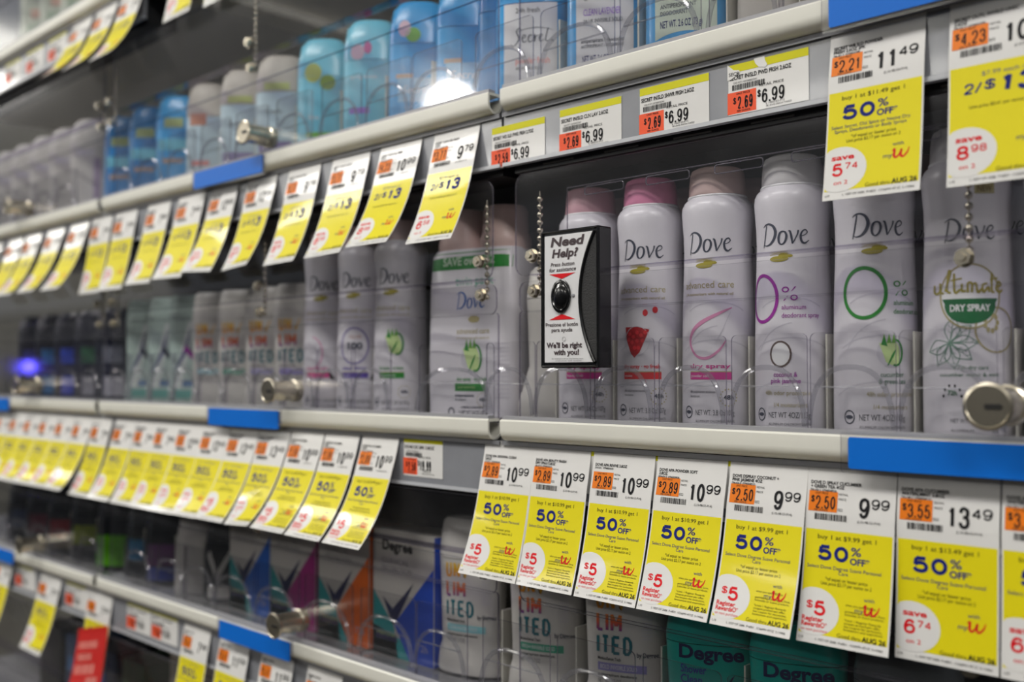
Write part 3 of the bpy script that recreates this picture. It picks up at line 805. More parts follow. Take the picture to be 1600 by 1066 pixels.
# middle bay, under the upper shelf
G = 'hanging yellow coupon tags under the upper shelf'
xs = [(-618, 54, 30, 30), (-689, 55, 37, 37), (-760, 56, 30, 32), (-832, 53, 27, 29), (-907, 54, 28, 33), (-978, 52, 36, 30), (-1052, 58, 30, 27), (-1126, 55, 26, 24), (-1212, 58, 20, 18), (-1279, 58, 16, 16)]
cs = [('9', '79', '3.77', '6', '58'), ('10', '99', '4.23', '8', '98'), ('9', '79', '3.77', '6', '58'), ('9', '79', '3.77', '6', '58'), ('12', '99', '5.00', '8', '98'), ('12', '99', '5.00', '8', '98'), ('7', '99', '3.07', '2', '98'), ('7', '99', '3.07', '2', '98'), ('7', '99', '3.07', '2', '98'), ('7', '99', '3.07', '2', '98')]
for i, ((x, w, ol, orr), q) in enumerate(zip(xs, cs)):
    c = C2(['SECRET CLEAR GEL FRESH', '2.6OZ'] if i < 4 else ['SECRET CLINICAL', 'INVISIBLE 1.6OZ'], '794-421 9  03700031099', q[2], (q[0], q[1]), ('s', q[3], q[4]), seed=40 + i)
    hang_tag(x, 'upper', w, ol, orr, c, 1 if i < 3 else 0, 'yellow two-for-13 tag priced %s.%s, %s from right, middle bay, under upper shelf' % (q[0], q[1], ORD[i + 1]), G)
for i, (x, ol) in enumerate(((-1345, 38), (-1422, 40), (-1500, 40), (-1567, 38), (-1648, 38))):
    c = C2(['SECRET CLINICAL', '1.6OZ'], '794-421 9  03700031099', '5.00', ('7', '99'), ('s', '8', '98'), seed=51)
    hang_tag(x, 'upper', 56, ol, ol, c, 0, 'small yellow two-for-13 tag, %s from right, far left bay, under upper shelf' % ORD[i + 1], G, key=('flu', ol))
# under the top shelf
G = 'hanging yellow coupon tags under the top shelf'
for i, (x, ol, bay) in enumerate(((-985, 8, 'middle'), (-1065, 14, 'middle'), (-1203, 40, 'middle'), (-1275, 44, 'far left'), (-1347, 48, 'far left'))):
    c = C2(['CLEAR GEL FRESH', '2.6OZ'], '794-421 9  03700031099', '3.77', ('7', '99'), ('s', '6', '58'), seed=61)
    hang_tag(x, 'top', 60, ol, ol, c, 0, 'blurred yellow tag under the top shelf, %s from the right along that shelf' % ORD[i + 1], G)
G = 'red and white labels under the top shelf'
for i, x in enumerate((-1432, -1512, -1596)):
    plain_label(x, LEV['top'] - 18.6, 60, 35, label_print('GEL 2.6OZ', '2.69', '6.99', 60, 5, lod=0), 'blurred shelf label with red block, %s from right, far left top shelf' % ORD[i + 1], G)
# under the lower shelf
G = 'hanging coupon tags under the lower shelf'
for i, (x, w, ol, pr_) in enumerate(((-719, 54, 22, ('12', '99')), (-795, 54, 22, ('12', '99')), (-873, 55, 20, ('11', '99')), (-953, 57, 20, ('11', '99')), (-1029, 56, 18, ('7', '99')))):
    c = C50(['DEGREE CLINICAL', '1.7OZ'], '571-083 1  07940036369', '6.47', pr_, ('5',), seed=70)
    hang_tag(x, 'lower', w, ol, ol, c, 0, 'yellow coupon tag priced %s.%s, %s from the right under the lower shelf' % (pr_[0], pr_[1], ORD[i + 1]), G)
for i, (x, ol) in enumerate(((-1276, 14), (-1428, 26), (-1600, 24))):
    c = C50(['GEL 2.7OZ', ''], '571-083 1  07940036369', '2.89', ('7', '99'), ('5',), seed=71)
    hang_tag(x, 'lower', 68, ol if i else 10, ol if i else 10, c, 0, ('white-headed tag covered by the red card under the lower shelf', 'narrow yellow tag between two red-block labels, lower far left', 'yellow tag at the left picture edge under the lower blue label')[i], G)
G = 'red-block labels under the lower shelf'
for i, x in enumerate((-1106, -1169, -1347, -1522)):
    plain_label(x, LEV['lower'] - 18.6, 60 if i < 2 else 72, 35, label_print('GEL 2.6OZ', '2.69', '6.99', 60, 5, lod=0), 'blurred shelf label with red block, %s from the right under the lower shelf' % ORD[i + 1], G)
# red card hooked in front of a tag
fn = tag_fn(92, 26, 22, 84)
mb = MB(); sheet(mb, fn, 84, 92, REDC)
p = Print()
for k, (u0, u1, v_, h_) in enumerate(((6, 62, -24, 8), (8, 50, -38, 8), (6, 60, -54, 11), (44, 74, -70, 12))):
    p.barcode(u0, u1, v_, v_ + h_, mat('pale_red_print', 'dc8f84', 0.5), 2, 90 + k, 14)
p.lay(mb, fn)
tag(mb.build('sale_card', loc=world(-1270, YS - 16, LEV['lower'] - 68), ang=60), 'bright red sale card hanging in front of a tag, bottom left', 'sale card').rotation_euler = (0, radians(-12.5), 0)

# ------------------------------------------------------------------ assistance call box
BX = thing('call_box', 'black Need Help? call box with an oval push button, stuck on the clear door', 'call button', world(-482, 548.6, 4))
HK = mat('black_glossy_plastic', '0e0e10', 0.18, coat=0.3)
FACE = mat('white_sign_face', 'd6d6d8', 0.35, vary=0.04, scale=60)
b = MB(); b.plate(rounded(0, 54, 0, 98.5, 1.2), -12.6, 0, HK, HK); b.plate(rounded(4, 50, 5, 93, 3), 0, 4.8, HK, HK)
b.tube([(1.3, -12.6, 1.3), (52.7, -12.6, 1.3), (52.7, -12.6, 97.2), (1.3, -12.6, 97.2)], 1.3, HK, 8, True)
b.build('housing', BX)
crv = [(49.0 - 13.5 * (1 - ((v - 49.5) / 46) ** 2), v) for v in np.linspace(95, 4, 25)]
b = MB(); b.plate([(3.6, 4.0)] + crv[::-1] + [(3.6, 95)], -13.0, -12.4, FACE, FACE); fcb = b
b = MB(); b.tube([(u + 1.2, -12.8, v) for u, v in crv], 1.5, HK, 8); b.build('curved_rim', BX)
b = MB(); b.plate([(u + 2.6, v) for u, v in crv[::-1]] + [(51.4, 95), (51.4, 4)][:0], -13.0, -12.4, mat('dark_textured_panel', '2b2b2c', 0.8, bump=0.6, scale=900), HK); b.build('textured_panel', BX)
p = Print(); T = p.text
DK = mat('dark_brown_print', '3a2b30', 0.5)
T('Need', 24.5, 87.0, 6.2, DK, width=30, bold=.035, al='C', shear=.22); T('Help?', 22.5, 79.0, 5.6, DK, width=23.5, bold=.035, al='C', shear=.22)
T('Press button', 20.5, 72.6, 2.7, DK, width=22, al='C', shear=.2, bold=.01); T('for assistance', 20.5, 68.8, 2.7, DK, width=25, al='C', shear=.2, bold=.01)
p.poly([(8, 67.2), (20, 63.4), (32.5, 67.2)], RED, 2); p.poly([(8, 34.4), (32.5, 34.4), (20, 38.4)], RED, 2)
T('Presione el bot\u00f3n', 19.7, 29.6, 2.7, DK, width=30, al='C', bold=.012); T('para ayuda', 20, 25.8, 2.7, DK, width=19.5, al='C', bold=.012)
p.ring(21.8, 20.6, 1.5, 1.5, .5, mat('pale_grey_print', 'b9b9bb'), 2)
T("We'll be right", 22, 14.4, 3.6, DK, width=33, al='C', bold=.035); T('with you!', 24, 9.4, 3.6, DK, width=23.5, al='C', bold=.035)
T('for assistance press the button once', 25, 6.2, .9, GREYINK, width=29, al='C'); T('customer call station', 26, 4.8, .9, GREYINK, width=24, al='C')
p.lay(fcb, on_front(-13.0)); fcb.build('sign_face', BX)
b = MB(); b.lathe([(1.0, 0), (1.0, -1.6), (.94, -2.0), (.84, -2.1), (.78, -1.5), (.74, -1.5), (.66, -2.2), (.3, -2.7), (.01, -2.8)], HK, 48, (0, 0, 0), 'y')
b.v = [(x * 8.8 + 19.6, y - 12.9, z * 12.0 + 51) for x, y, z in b.v]; b.f = [f[::-1] for f in b.f]
b.build('push_button', BX)
b = MB(); b.lathe([(1.3, -13.0), (1.2, -13.8), (.6, -14.1)], STEEL, 16, (30.6, 0, 51), 'y'); b.build('indicator', BX)

# ------------------------------------------------------------------ spray cans
CAN = [(21.5, 0), (23.8, .8), (24.8, 2.6), (25, 6), (24.9, 40), (24.3, 80), (23.4, 108), (23.1, 120), (23.4, 132), (24.2, 143), (24.6, 149), (24.2, 153), (22.6, 156.2), (20.4, 158.4), (20.0, 159.4)]
CANW = mat('satin_white_can', 'e2dfe6', 0.32, coat=0.15, vary=0.02, scale=30)
PALE = mat('pale_grey_swirl', 'cfccd6', 0.4)
GOLD = mat('gold_print', 'a59a3c', 0.4)
GOLDT = mat('pale_gold_print', 'b3a878', 0.45)
SLATE = mat('slate_ink', '3c4152', 0.4)
MAG = mat('magenta_print', 'd03c92', 0.4)
PNKR = mat('pink_ribbon_print', 'd98fb6', 0.45)
PUR = mat('purple_print', 'a01ba0', 0.4)
GRN = mat('green_print', '1f8a2a', 0.4)
DGRN = mat('deep_green_print', '0f6b3a', 0.4)
LEAF = mat('leaf_green_print', '6fb23a', 0.45)
LIME = mat('pale_lime_print', 'c9e29a', 0.45)
VIO = mat('violet_bar_print', '5a3fae', 0.4)
PINKB = mat('pink_bar_print', 'e04a96', 0.4)

def can_common(p, cx=0.0, net='NET WT. 3.8 Oz/107g', gold=True):
    p.logo(cx - 14.5, 119.8, 14.2, SLATE, 2, .98)
    p.disc(cx - 3, 111, 6.2, 1.9, GOLD, 2, 20, 2); p.disc(cx + 1, 113.2, 4.2, 1.5, GOLD, 3, 16, 2); p.disc(cx + 3.6, 112.6, 2.4, 1.0, GOLD, 2, 12, 1)
    for r, dz in ((26, 84), (34, 58), (40, 30)):
        p.ring(4, dz - r * .55, r, r * .62, 1.0, PALE, 0, 40, 140, 26)
    p.ring(8, 34, 30, 36, .8, PALE, 0, 95, 150, 20)
    p.ring(-17, 11.5, 3.4, 3.9, .7, SLATE, 2, n=24); p.disc(-17, 11.5, 2.6, 1.2, SLATE, 2, 12, 1)
    p.text(net, -10.5, 9.6, 3.6, GREYINK, width=27, bold=.004); p.text('ALUMINUM CHLOROHYDRATE', -10.5, 4.8, 1.6, GREYINK, width=27)
def seal48(p, u, v, col=GOLDT):
    for k in range(16): p.disc(u + 5.6 * cos(k * pi / 8), v + 5.6 * sin(k * pi / 8), .5, .5, GOLD if k % 2 else col, 2, 6, 1)
    p.text('48h', u, v - 1.3, 3, SLATE, width=6.8, al='C', bold=.02)
def adv(p):
    p.text('advanced care', -2, 95.6, 4.6, GOLDT, width=37, al='C', bold=.0); p.text('1/4 moisturizers with natural oil', -2, 90.6, 1.9, GOLDT, width=36, al='C', bold=.01)
def bar(p, u0, u1, col, t1, t2, col2):
    p.text(t1, u0, 41.4, 2.8, col2, width=u1 - u0 - 1, bold=.02)
    p.rect(u0, 33.6, u1, 38.6, col, 1, 10, 2); p.rect(u0, 38.5, u1, 39.2, GOLDT, 1, 10, 1); p.text(t2, u0 + 1, 35.2, 1.9, WHITEP)
def cucumber(p, u, v, k=1.0):
    p.disc(u, v - 1*k, 8.5*k, 9*k, PALE, 1, 24, 3)
    p.poly([(u - 7*k, v + 5*k), (u - 3*k, v - 7*k), (u + 1*k, v - 9*k), (u + 6*k, v - 1*k), (u + 4*k, v + 5*k)], LIME, 2)
    p.disc(u + 3*k, v - 2*k, 3*k, 6.5*k, LIME, 3, 20, 2); p.ring(u + 3*k, v - 1*k, 4.2*k, 8*k, 1.3*k, GRN, 3, -110, 110, 24)
    p.stroke([(u - 2*k, v - 9*k), (u + 1*k, v - 3*k), (u + 3*k, v + 1*k)], [.6*k, 1.6*k, .5*k], GRN, 4)
    for a in (-4, -1, 2): p.poly([(u + a*k - 1.6*k, v + 5*k), (u + a*k + 1.4*k, v + 5*k), (u + a*k, v + 11*k)], LEAF, 3)
    p.poly([(u - 6*k, v + 4*k), (u - 2*k, v + 3*k), (u - 4*k, v + 9*k)], GRN, 4)

_capm = {}
def spray_can(x, y, rot, capcol, prt, label, group, base='centre', name='spray_can', body=CANW, dx=0):
    t = thing(name, label, 'deodorant spray', world(x, y, LEV[base] - 2.6), 0, group)
    b = MB(); b.lathe(CAN, body, 64)
    prt.lay(b, on_can(CAN, rot)); b.build('can_body', t)
    b = MB(); b.lathe([(20.3, 158.6), (20.6, 159.4), (20.3, 160.2)], WHITEP if capcol else body, 48, cap0=False, cap1=False); b.build('collar', t)
    b = MB(); b.lathe([(19.5, 159.6), (19.7, 161), (19.3, 170), (18.6, 176), (17.6, 178.6), (15, 180), (8, 180.6), (.3, 180.8)], capcol or body, 48); b.build('cap', t)
    return t
CAPD = mat('dusty_pink_cap', 'd9a9b4', 0.4); CAPP = mat('pink_cap', 'e88fb4', 0.4); CAPB = mat('blush_beige_cap', 'd8bdb8', 0.4); CAPW = mat('white_cap', 'dcdadb', 0.4)
G = 'white spray cans behind the right bay door'
p = Print(); can_common(p); adv(p); bar(p, -15, 14, MAG, 'dry spray', 'beauty finish', MAG); seal48(p, 12, 22)
spray_can(-488, 600, 26, CAPD, p, 'white spray can with dusty pink cap, half hidden behind the help box', G)
p = Print(); can_common(p, -1); adv(p)
p.poly([(-14, 71), (-13, 62), (-9, 52), (-6, 49), (-2, 53), (2, 62), (5, 69), (-4, 71)], mat('ruby_print', 'b5101c', 0.35), 2)
POM = mat('bright_red_print', 'e02a33', 0.35)
for (a, c_) in ((-10, 66), (-7, 64), (-4, 67), (-1, 65), (-8, 60), (-4, 61), (0, 61), (-6, 56), (-3, 56), (-11, 62), (2, 67)): p.disc(a, c_, 1.5, 1.5, POM, 3, 10, 1)
p.ring(-4.5, 61, 9.6, 10.5, .5, PALE, 2)
p.disc(2, 81, 1.9, 2.4, POM, 2, 12, 2); p.disc(9, 83, 2.0, 2.4, POM, 2, 12, 2)
bar(p, -15.5, 13.5, POM, 'dry spray \u00b7 go fresh', 'revive', POM); seal48(p, 11.5, 21.5)
p.text('48h antiperspirant deodorant', -15, 24.6, 1.7, GREYINK, width=19); p.text('apres moisture', -15, 21.6, 1.7, GREYINK, width=8)
spray_can(-431, 600, 21, CAPP, p, 'white spray can with bright pink cap and red pomegranate', G)
p = Print(); can_common(p, -1); adv(p)
p.stroke([(15, 82), (6, 78), (-6, 72), (-13, 66), (-15, 58), (-10, 50), (-2, 48), (6, 53), (11, 60)], [.8, 2, 2.8, 2.6, 1.8, 1.6, 2.0, 1.6, .8], PNKR, 2)
p.stroke([(14, 79), (8, 66), (4, 58)], [.4, .6, .4], PALE, 2)
bar(p, -15, 15, MAG, 'dry spray', 'powder soft', MAG); seal48(p, 12.5, 21.5)
p.text('48h antiperspirant deodorant', -15, 24.6, 1.7, GREYINK, width=19); p.text('deodorant', -15, 21.6, 1.7, GREYINK, width=8)
spray_can(-374, 600, 18, CAPB, p, 'white spray can with blush cap and pink ribbon print', G)
def zero(p, u, col, ru, rv):
    p.ring(u, 86, ru, rv, 2.2, col, 2, n=48)
def pct(p, u, col, cx):
    p.text('%', u, 84, 9, col, width=10, bold=-.01); p.text('aluminum', u, 78.4, 3, col, width=15); p.text('deodorant spray', u, 73.2, 3, col, width=24)
p = Print(); can_common(p, 0, 'NET WT 4OZ/113g'); zero(p, -15.5, PUR, 11.5, 15); pct(p, -1, PUR, 0)
p.ring(-2, 50, 6.6, 8, 1.3, mat('brown_print', '5b4a45', .5), 2, n=18); p.disc(-2, 50, 6, 7.4, WHITEP, 1)
p.text('coconut &', 1, 35.6, 3, PUR, width=15, al='C', bold=.01); p.text('pink jasmine', 1, 31.6, 3, PUR, width=19, al='C', bold=.01)
p.text('48h odor protection', 2, 24, 2.8, GOLDT, width=30, al='C'); p.text('1/4 moisturizers', 4, 16.4, 2.8, GOLDT, width=21, al='C')
spray_can(-317, 600, 13, CAPW, p, 'white spray can with large purple zero, white cap', G)
p = Print(); can_common(p, 1, 'NET WT 4OZ/113g'); zero(p, -7, GRN, 12.6, 15); pct(p, 10, GRN, 0)
cucumber(p, 8, 51, .95); p.text('cucumber', 9, 35.6, 3, DGRN, width=14, al='C'); p.text('& green tea', 9, 31.6, 3, DGRN, width=16, al='C')
p.text('48h odor protection', 8, 24, 2.8, GOLDT, width=28, al='C'); p.text('1/4 moisturizers', 8, 16.4, 2.8, GOLDT, width=20, al='C')
spray_can(-262, 600, 25, CAPW, p, 'white spray can with large green zero and cucumber', G)
CPRO = [(r * 1.04, z) for r, z in CAN]
def ultimate():
    p = Print(); p.logo(-12, 112.5, 12.5, SLATE, 2, .98)
    p.rect(4, 138.5, 15, 144.5, GOLDT, 1, 5, 1); p.text('NEW', 9.5, 139.6, 3.4, mat('brown_gold_print', '7a6536', .5), width=8, al='C', bold=.02, lv=3)
    p.disc(1, 81, 15.5, 17.5, WHITEP, 1, 40, 5); p.ring(1, 81, 16, 18, 1.0, GOLDT, 3, n=48)
    h = [(1 + 14.6 * cos(a), 80 + 15.5 * sin(a)) for a in np.linspace(pi * 1.04, pi * 1.96, 18)]
    p.quad((-14, 79.6), (16, 79.6), (10, 69), (-8, 69), DGRN, 3, 8, 3); p.disc(1, 76, 13.6, 10.6, DGRN, 3, 36, 5, clip=(-20, 60, 22, 79.4))
    p.text('DRY SPRAY', 1, 72.6, 3.6, WHITEP, width=21, al='C', bold=.03, lv=5)
    S = lambda pts, w=1.2: p.stroke([(-19 + a, 83 + c_) for a, c_ in pts], w, GOLD, 5)
    S([(0, 5), (0, 1), (2, 0), (4, 2), (4, 6), (4, 1), (6, 0)]); S([(7, 1), (9, 8), (10, 12), (9, 12), (8, 2), (10, 0)]); S([(12, 11), (12, 2), (13, 0), (15, 2)]); S([(10, 7), (16, 8)], .9)
    S([(16, 5), (16, 1), (18, 1)]); S([(19, 0), (19, 5), (21, 5), (21, 0)]); S([(21, 4), (23, 5), (24, 0), (26, 2)]); S([(29, 5), (26.5, 4), (27, 0), (29.5, 3), (30, 0)]); S([(31.5, 11), (31.5, 1), (33, 0)]); S([(30.5, 7), (35, 8)], .9); S([(34, 3), (37, 4), (35.5, 6), (34, 2), (36, 0), (38, 1.5)])
    LG = mat('mint_line_print', '6f9482', .5)
    for k in range(7):
        a = radians(200 + 40 * k); cx, cy = -10, 55; L_ = 15
        ax, ay = cx + L_ * cos(a), cy + L_ * sin(a); nx, ny = -sin(a) * 4.2, cos(a) * 4.2; mx, my = (cx + ax) / 2, (cy + ay) / 2
        p.stroke([(cx, cy), (mx + nx, my + ny), (ax, ay)], .45, LG, 2); p.stroke([(cx, cy), (mx - nx, my - ny), (ax, ay)], .45, LG, 2); p.stroke([(cx, cy), (mx, my), (ax, ay)], .3, LG, 2)
        for f in (.35, .55, .75): p.stroke([(cx + (ax-cx)*f, cy + (ay-cy)*f), (cx + (ax-cx)*(f+.1) + nx*.6*(1-abs(f-.5)), cy + (ay-cy)*(f+.1) + ny*.6*(1-abs(f-.5)))], .25, LG, 2, False)
    p.ring(15, 62, 11.5, 12.5, 1.0, GOLDT, 2); 
    for k in range(9): p.disc(12 + 3.6 * cos(k * .7), 66 + 4.6 * sin(k * .7), 1.1, 1.6, GOLDT, 2, 8, 1)
    p.text('72h dry care', -6, 40, 2.2, DGRN, width=16); p.text('cucumber water & mint', -16, 36, 2, DGRN, width=32)
    for k in range(6): p.disc(-9 + 5 * cos(k * pi / 5), 25 + 6 * sin(k * pi / 5), .7, .9, INK, 2, 6, 1)
    p.text('72h', -9, 25.5, 2.6, DGRN, width=5, al='C', bold=.02); p.text('NET WT. 3.8 Oz/107g', -10, 10, 2.4, GREYINK, width=22); p.text('ALUMINUM', -10, 5, 1.6, GREYINK)
    return p
up = ultimate()
spray_can(-207, 601, 19, CAPW, up, 'white spray can with green DRY SPRAY half circle, behind the lock', G)
spray_can(-151, 601, 15, CAPW, up, 'white spray can cut off by the right picture edge', G)
# second row, glimpsed between the cans in front
p = Print(); p.logo(-13.5, 120.5, 13.0, SLATE, 2, .98); p.logo(22, 120.5, 13.0, SLATE, 2, .98)
first = None
for k, (x, nm) in enumerate(((-488, 'dusty-capped can'), (-431, 'pink-capped can'), (-374, 'blush-capped can'), (-317, 'purple zero can'), (-262, 'green zero can'), (-207, 'DRY SPRAY can'))):
    lab = 'second-row white spray can standing behind the ' + nm
    if first is None: first = spray_can(x, 654, 20, CAPB, p, lab, 'second-row spray cans')
    else: copy_tree(first, world(x, 654, LEV['centre'] - 2.6), lab)

# middle bay cans
G = 'white spray cans behind the middle bay door'
p = Print(); can_common(p); adv(p); cucumber(p, 2, 66, 1.2); bar(p, -13, 12, GRN, 'dry spray \u00b7 go fresh', 'cool essentials', GRN); seal48(p, 12, 21)
spray_can(-716, 600, 30, CAPB, p, 'white spray can with green cucumber and green bar, left of the twin pack', G)
p = Print(); can_common(p); adv(p); p.ring(0, 64, 14, 17, 1.8, mat('lilac_print', '8f84b8', .5), 2); p.text('100', 1, 61, 6, SLATE, width=15, al='C', bold=.05); p.text('COLORS', 1, 71, 3, mat('brick_print', 'a86a5a', .5), width=12, al='C')
bar(p, -13, 14, VIO, 'clear finish', 'invisible', VIO); p.poly([(16, 32), (22, 32), (18, 38)], INK, 2)
spray_can(-773, 600, 32, CAPB, p, 'white spray can with 100 in a lilac ring and violet bar', G)
p = Print(); can_common(p); adv(p); p.ring(-12, 58, 13, 16, 1.4, PNKR, 2, -80, 80); bar(p, -18, 8, PINKB, 'clear finish', 'invisible', PINKB); p.poly([(9, 32), (14, 32), (9, 39), (7, 39)], INK, 2)
spray_can(-829, 600, 38, CAPB, p, 'white spray can with pink bar and small black mark', G)

# twin pack
SL = [(0, 44, 23, 6), (2, 46, 25, 6), (50, 46.5, 25.5, 6), (110, 45.5, 25, 6), (138, 44.5, 24, 5), (143, 43, 22, 4)]
t = thing('twin_pack', 'white shrink-wrapped twin pack with green SAVE band beside the door joint', 'deodorant twin pack', world(-606, 601, LEV['centre'] - 2.6), 8)
p = Print()
p.rect(-43, 125.5, 43, 140, mat('dull_green_band', '2f8f3c', .35), 1, 30, 3); p.text('SAVE over', -26, 129, 7, mat('pale_green_print', 'c4dcc0', .5), width=40, bold=.03, lv=3); p.text('$2', 18, 129, 7, mat('pale_green_print', 'c4dcc0', .5), bold=.03, lv=3)
p.text('twin pack', -12, 112, 7, mat('teal_green_print', '5fae96', .5), width=40, bold=.01); p.logo(-10, 92, 14, mat('royal_blue_print', '1f64b8', .4), 2, .95)
p.disc(8, 83, 6, 3, GOLDT, 2, 16, 2); p.text('advanced care', -10, 71, 4.6, GOLDT, width=34); p.text('1/4 moisturizers with natural oil', -10, 66.5, 2, GOLDT, width=34)
cucumber(p, 6, 52, 1.35); p.text('dry spray \u00b7 go fresh', -10, 31.6, 3, GRN, width=31, bold=.02); p.rect(-12, 23, 20, 30, GRN, 1, 8, 2); p.text('cool essentials', -9, 25.4, 2.2, LIME)
p.text('antiperspirant', -12, 18.4, 2.2, SLATE, width=20, bold=.03); p.text('deodorant', -12, 15, 2, SLATE); seal48(p, 17, 16); p.text('ALUMINUM CHLOROHYDRATE', -6, 8.6, 1.8, SLATE, width=24, bold=.02); p.text('2 NET WT 3.8 OZ (107 g)', -8, 3.4, 3.4, GREYINK, width=30, bold=.02); p.ring(-16, 5.6, 3, 3, 1, SLATE, 2)
for k in range(14): p.rect(30, 62 - k * 3.4, 42, 62.6 - k * 3.4, PALE, 2, 4, 1)
mb = MB(); mb.loft(SL, CANW, 60); p.lay(mb, on_stick(SL)); mb.build('printed_sleeve', t)
for k, sx in enumerate((-22.5, 22.5)):
    mb = MB(); mb.lathe([(21, 141), (22, 147), (21.6, 152), (19.6, 157), (19.4, 174), (17, 178.5), (8, 180), (.3, 180.2)], CAPB, 40, (sx, 0, 0)); mb.build('can_top', t)

# ------------------------------------------------------------------ stick deodorants
def stick(x, y, rot, secs, capz, bodym, capm, prt, label, group, lev, name='deodorant_stick', cat='deodorant stick', foot=None):
    t = thing(name, label, cat, world(x, y, LEV[lev] - 2.6), rot, group)
    lo = [q for q in secs if q[0] <= capz]; hi = [q for q in secs if q[0] > capz]
    b = MB(); b.loft(lo, bodym); 
    if prt: prt.lay(b, on_stick(secs))
    b.build('body', t)
    a = lo[-1]
    b = MB(); b.loft([(a[0] + .6, a[1] - 1, a[2] - 1, a[3]), (a[0] + .7, a[1] + .2, a[2] + .2, a[3])] + hi, capm); b.build('cap', t)
    if foot:
        z, a_, c_ = foot
        b = MB(); b.lathe([(a_, 0), (a_ * .96, -2.0), (a_ * .5, -3.6), (.3, -4.2)], bodym, 32, (0, 0, 0), 'y')
        b.v = [(X, Y + np.interp(z, [q[0] for q in secs], [-q[2] for q in secs]) + 0.9, Z * c_ + z) for X, Y, Z in b.v]; b.f = [f[::-1] for f in b.f]
        b.build('dial', t)
    return t
UNL = [(0, 29, 14, 2.6), (1.5, 31.5, 16.5, 2.6), (6, 32.5, 17.5, 2.6), (20, 31, 16.5, 2.6), (26, 29, 15, 2.6), (30, 28.8, 15, 2.6), (60, 29.6, 15.5, 2.6), (96, 31, 16.5, 2.6), (98, 31, 16.5, 2.6), (104, 31.2, 16.6, 2.6), (120, 29.6, 15.4, 2.5), (129, 28, 14, 2.4), (132, 25, 11.5, 2.3)]
UW = mat('warm_white_plastic', 'd4d1cc', 0.35, coat=0.1, vary=0.02, scale=30)
def ramp_mat(name, stops):
    m = mat(name, 'ffffff', 0.4); nt = m.node_tree
    tc = nt.nodes.new('ShaderNodeTexCoord'); sx = nt.nodes.new('ShaderNodeSeparateXYZ'); mr = nt.nodes.new('ShaderNodeMapRange'); cr = nt.nodes.new('ShaderNodeValToRGB')
    mr.inputs['From Min'].default_value = 0.0; mr.inputs['From Max'].default_value = 0.1
    nt.links.new(tc.outputs['Object'], sx.inputs[0]); nt.links.new(sx.outputs['Z'], mr.inputs['Value']); nt.links.new(mr.outputs[0], cr.inputs[0])
    e = cr.color_ramp.elements
    for i, (pz, c_) in enumerate(stops):
        el = e[i] if i < 2 else e.new(pz)
        el.position = pz; el.color = srgb(c_)
    nt.links.new(cr.outputs[0], nt.nodes['Principled BSDF'].inputs['Base Color'])
    return m
RAIN = ramp_mat('rainbow_letter_print', [(0.0, '1f6f7c'), (0.645, '1f6f7c'), (0.66, '6a3a96'), (0.73, 'e0603a'), (0.80, 'ee8a22'), (0.83, 'ee9a20'), (0.97, 'e8c22a')])
def unlim(col, kind, side=0):
    p = Print(); u = -19 + side
    p.caps('UN', u, 82.5, 13.5, 4.4, 1.4, RAIN, 2.3); p.stroke([(u + 17, 88), (u + 19, 83), (u + 24, 95)], [1.2, 2.6, .8], mat('golden_tick_print', 'e0a92a', .4), 2, False)
    p.caps('LIM', u, 66, 14, 5.2, 1.4, RAIN, 2.3); p.caps('ITED', u, 49.5, 14, 4.8, 1.5, RAIN, 2.3)
    p.text('by Degree', u + 31, 49, 3.4, SLATE, width=15, bold=.02)
    p.text('MotionSense Tech', u + 1, 45, 2.2, INK, width=18, bold=.02)
    p.rect(u + 1, 37, u + 38, 43, col, 1, 12, 2); p.text(kind, u + 3, 38.6, 3, WHITEP, width=28)
    p.text('antiperspirant deodorant', u + 1, 33.4, 2.0, INK, width=30, bold=.02); p.text('NET WT 2.7 OZ', u + 1, 28, 3.4, GREYINK, width=18)
    for k in range(12): p.rect(u + 35, 62 + k * 2.4, u + 42, 62.6 + k * 2.4, PALE, 2, 3, 1)
    return p
TEALB = mat('aqua_bar_print', '8fd0d8', .4); SEAB = mat('sea_green_bar_print', '1fa07c', .4); LILB = mat('lilac_bar_print', '8f88c4', .4)
G = 'white stick deodorants with rainbow lettering on the lower shelf'
stick(-622, 604, 16, UNL, 100, UW, UW, unlim(TEALB, 'CLEAR INVISIBLE SOLID'), 'white stick with rainbow letters and pale aqua bar, left of the door joint', G, 'lower')
stick(-537, 604, 20, UNL, 100, UW, UW, unlim(SEAB, 'FRESH INVISIBLE SOLID'), 'white stick with rainbow letters and sea green bar, behind the door joint', G, 'lower')
stick(-458, 604, 22, UNL, 100, UW, UW, unlim(LILB, 'BOLD INVISIBLE SOLID'), 'white stick with rainbow letters and lilac bar', G, 'lower')
USM = [(z * 1.0, a * .84, c_ * .84, e) for z, a, c_, e in UNL]
G = 'white cans with rainbow lettering on the middle shelf'
for k, (x, col, nm) in enumerate(((-885, VIO, 'violet'), (-941, LILB, 'grey lilac'), (-998, SEAB, 'green'), (-1055, TEALB, 'aqua'))):
    stick(x, 602, 34, USM, 100, UW, UW, unlim(col, 'DRY SPRAY', 2), 'white stick with rainbow letters and %s bar on the middle shelf' % nm, G, 'centre')
MINT = mat('pale_mint_plastic', 'b9cdc6', 0.4, vary=0.04)
G = 'pale mint bottles on the middle shelf'
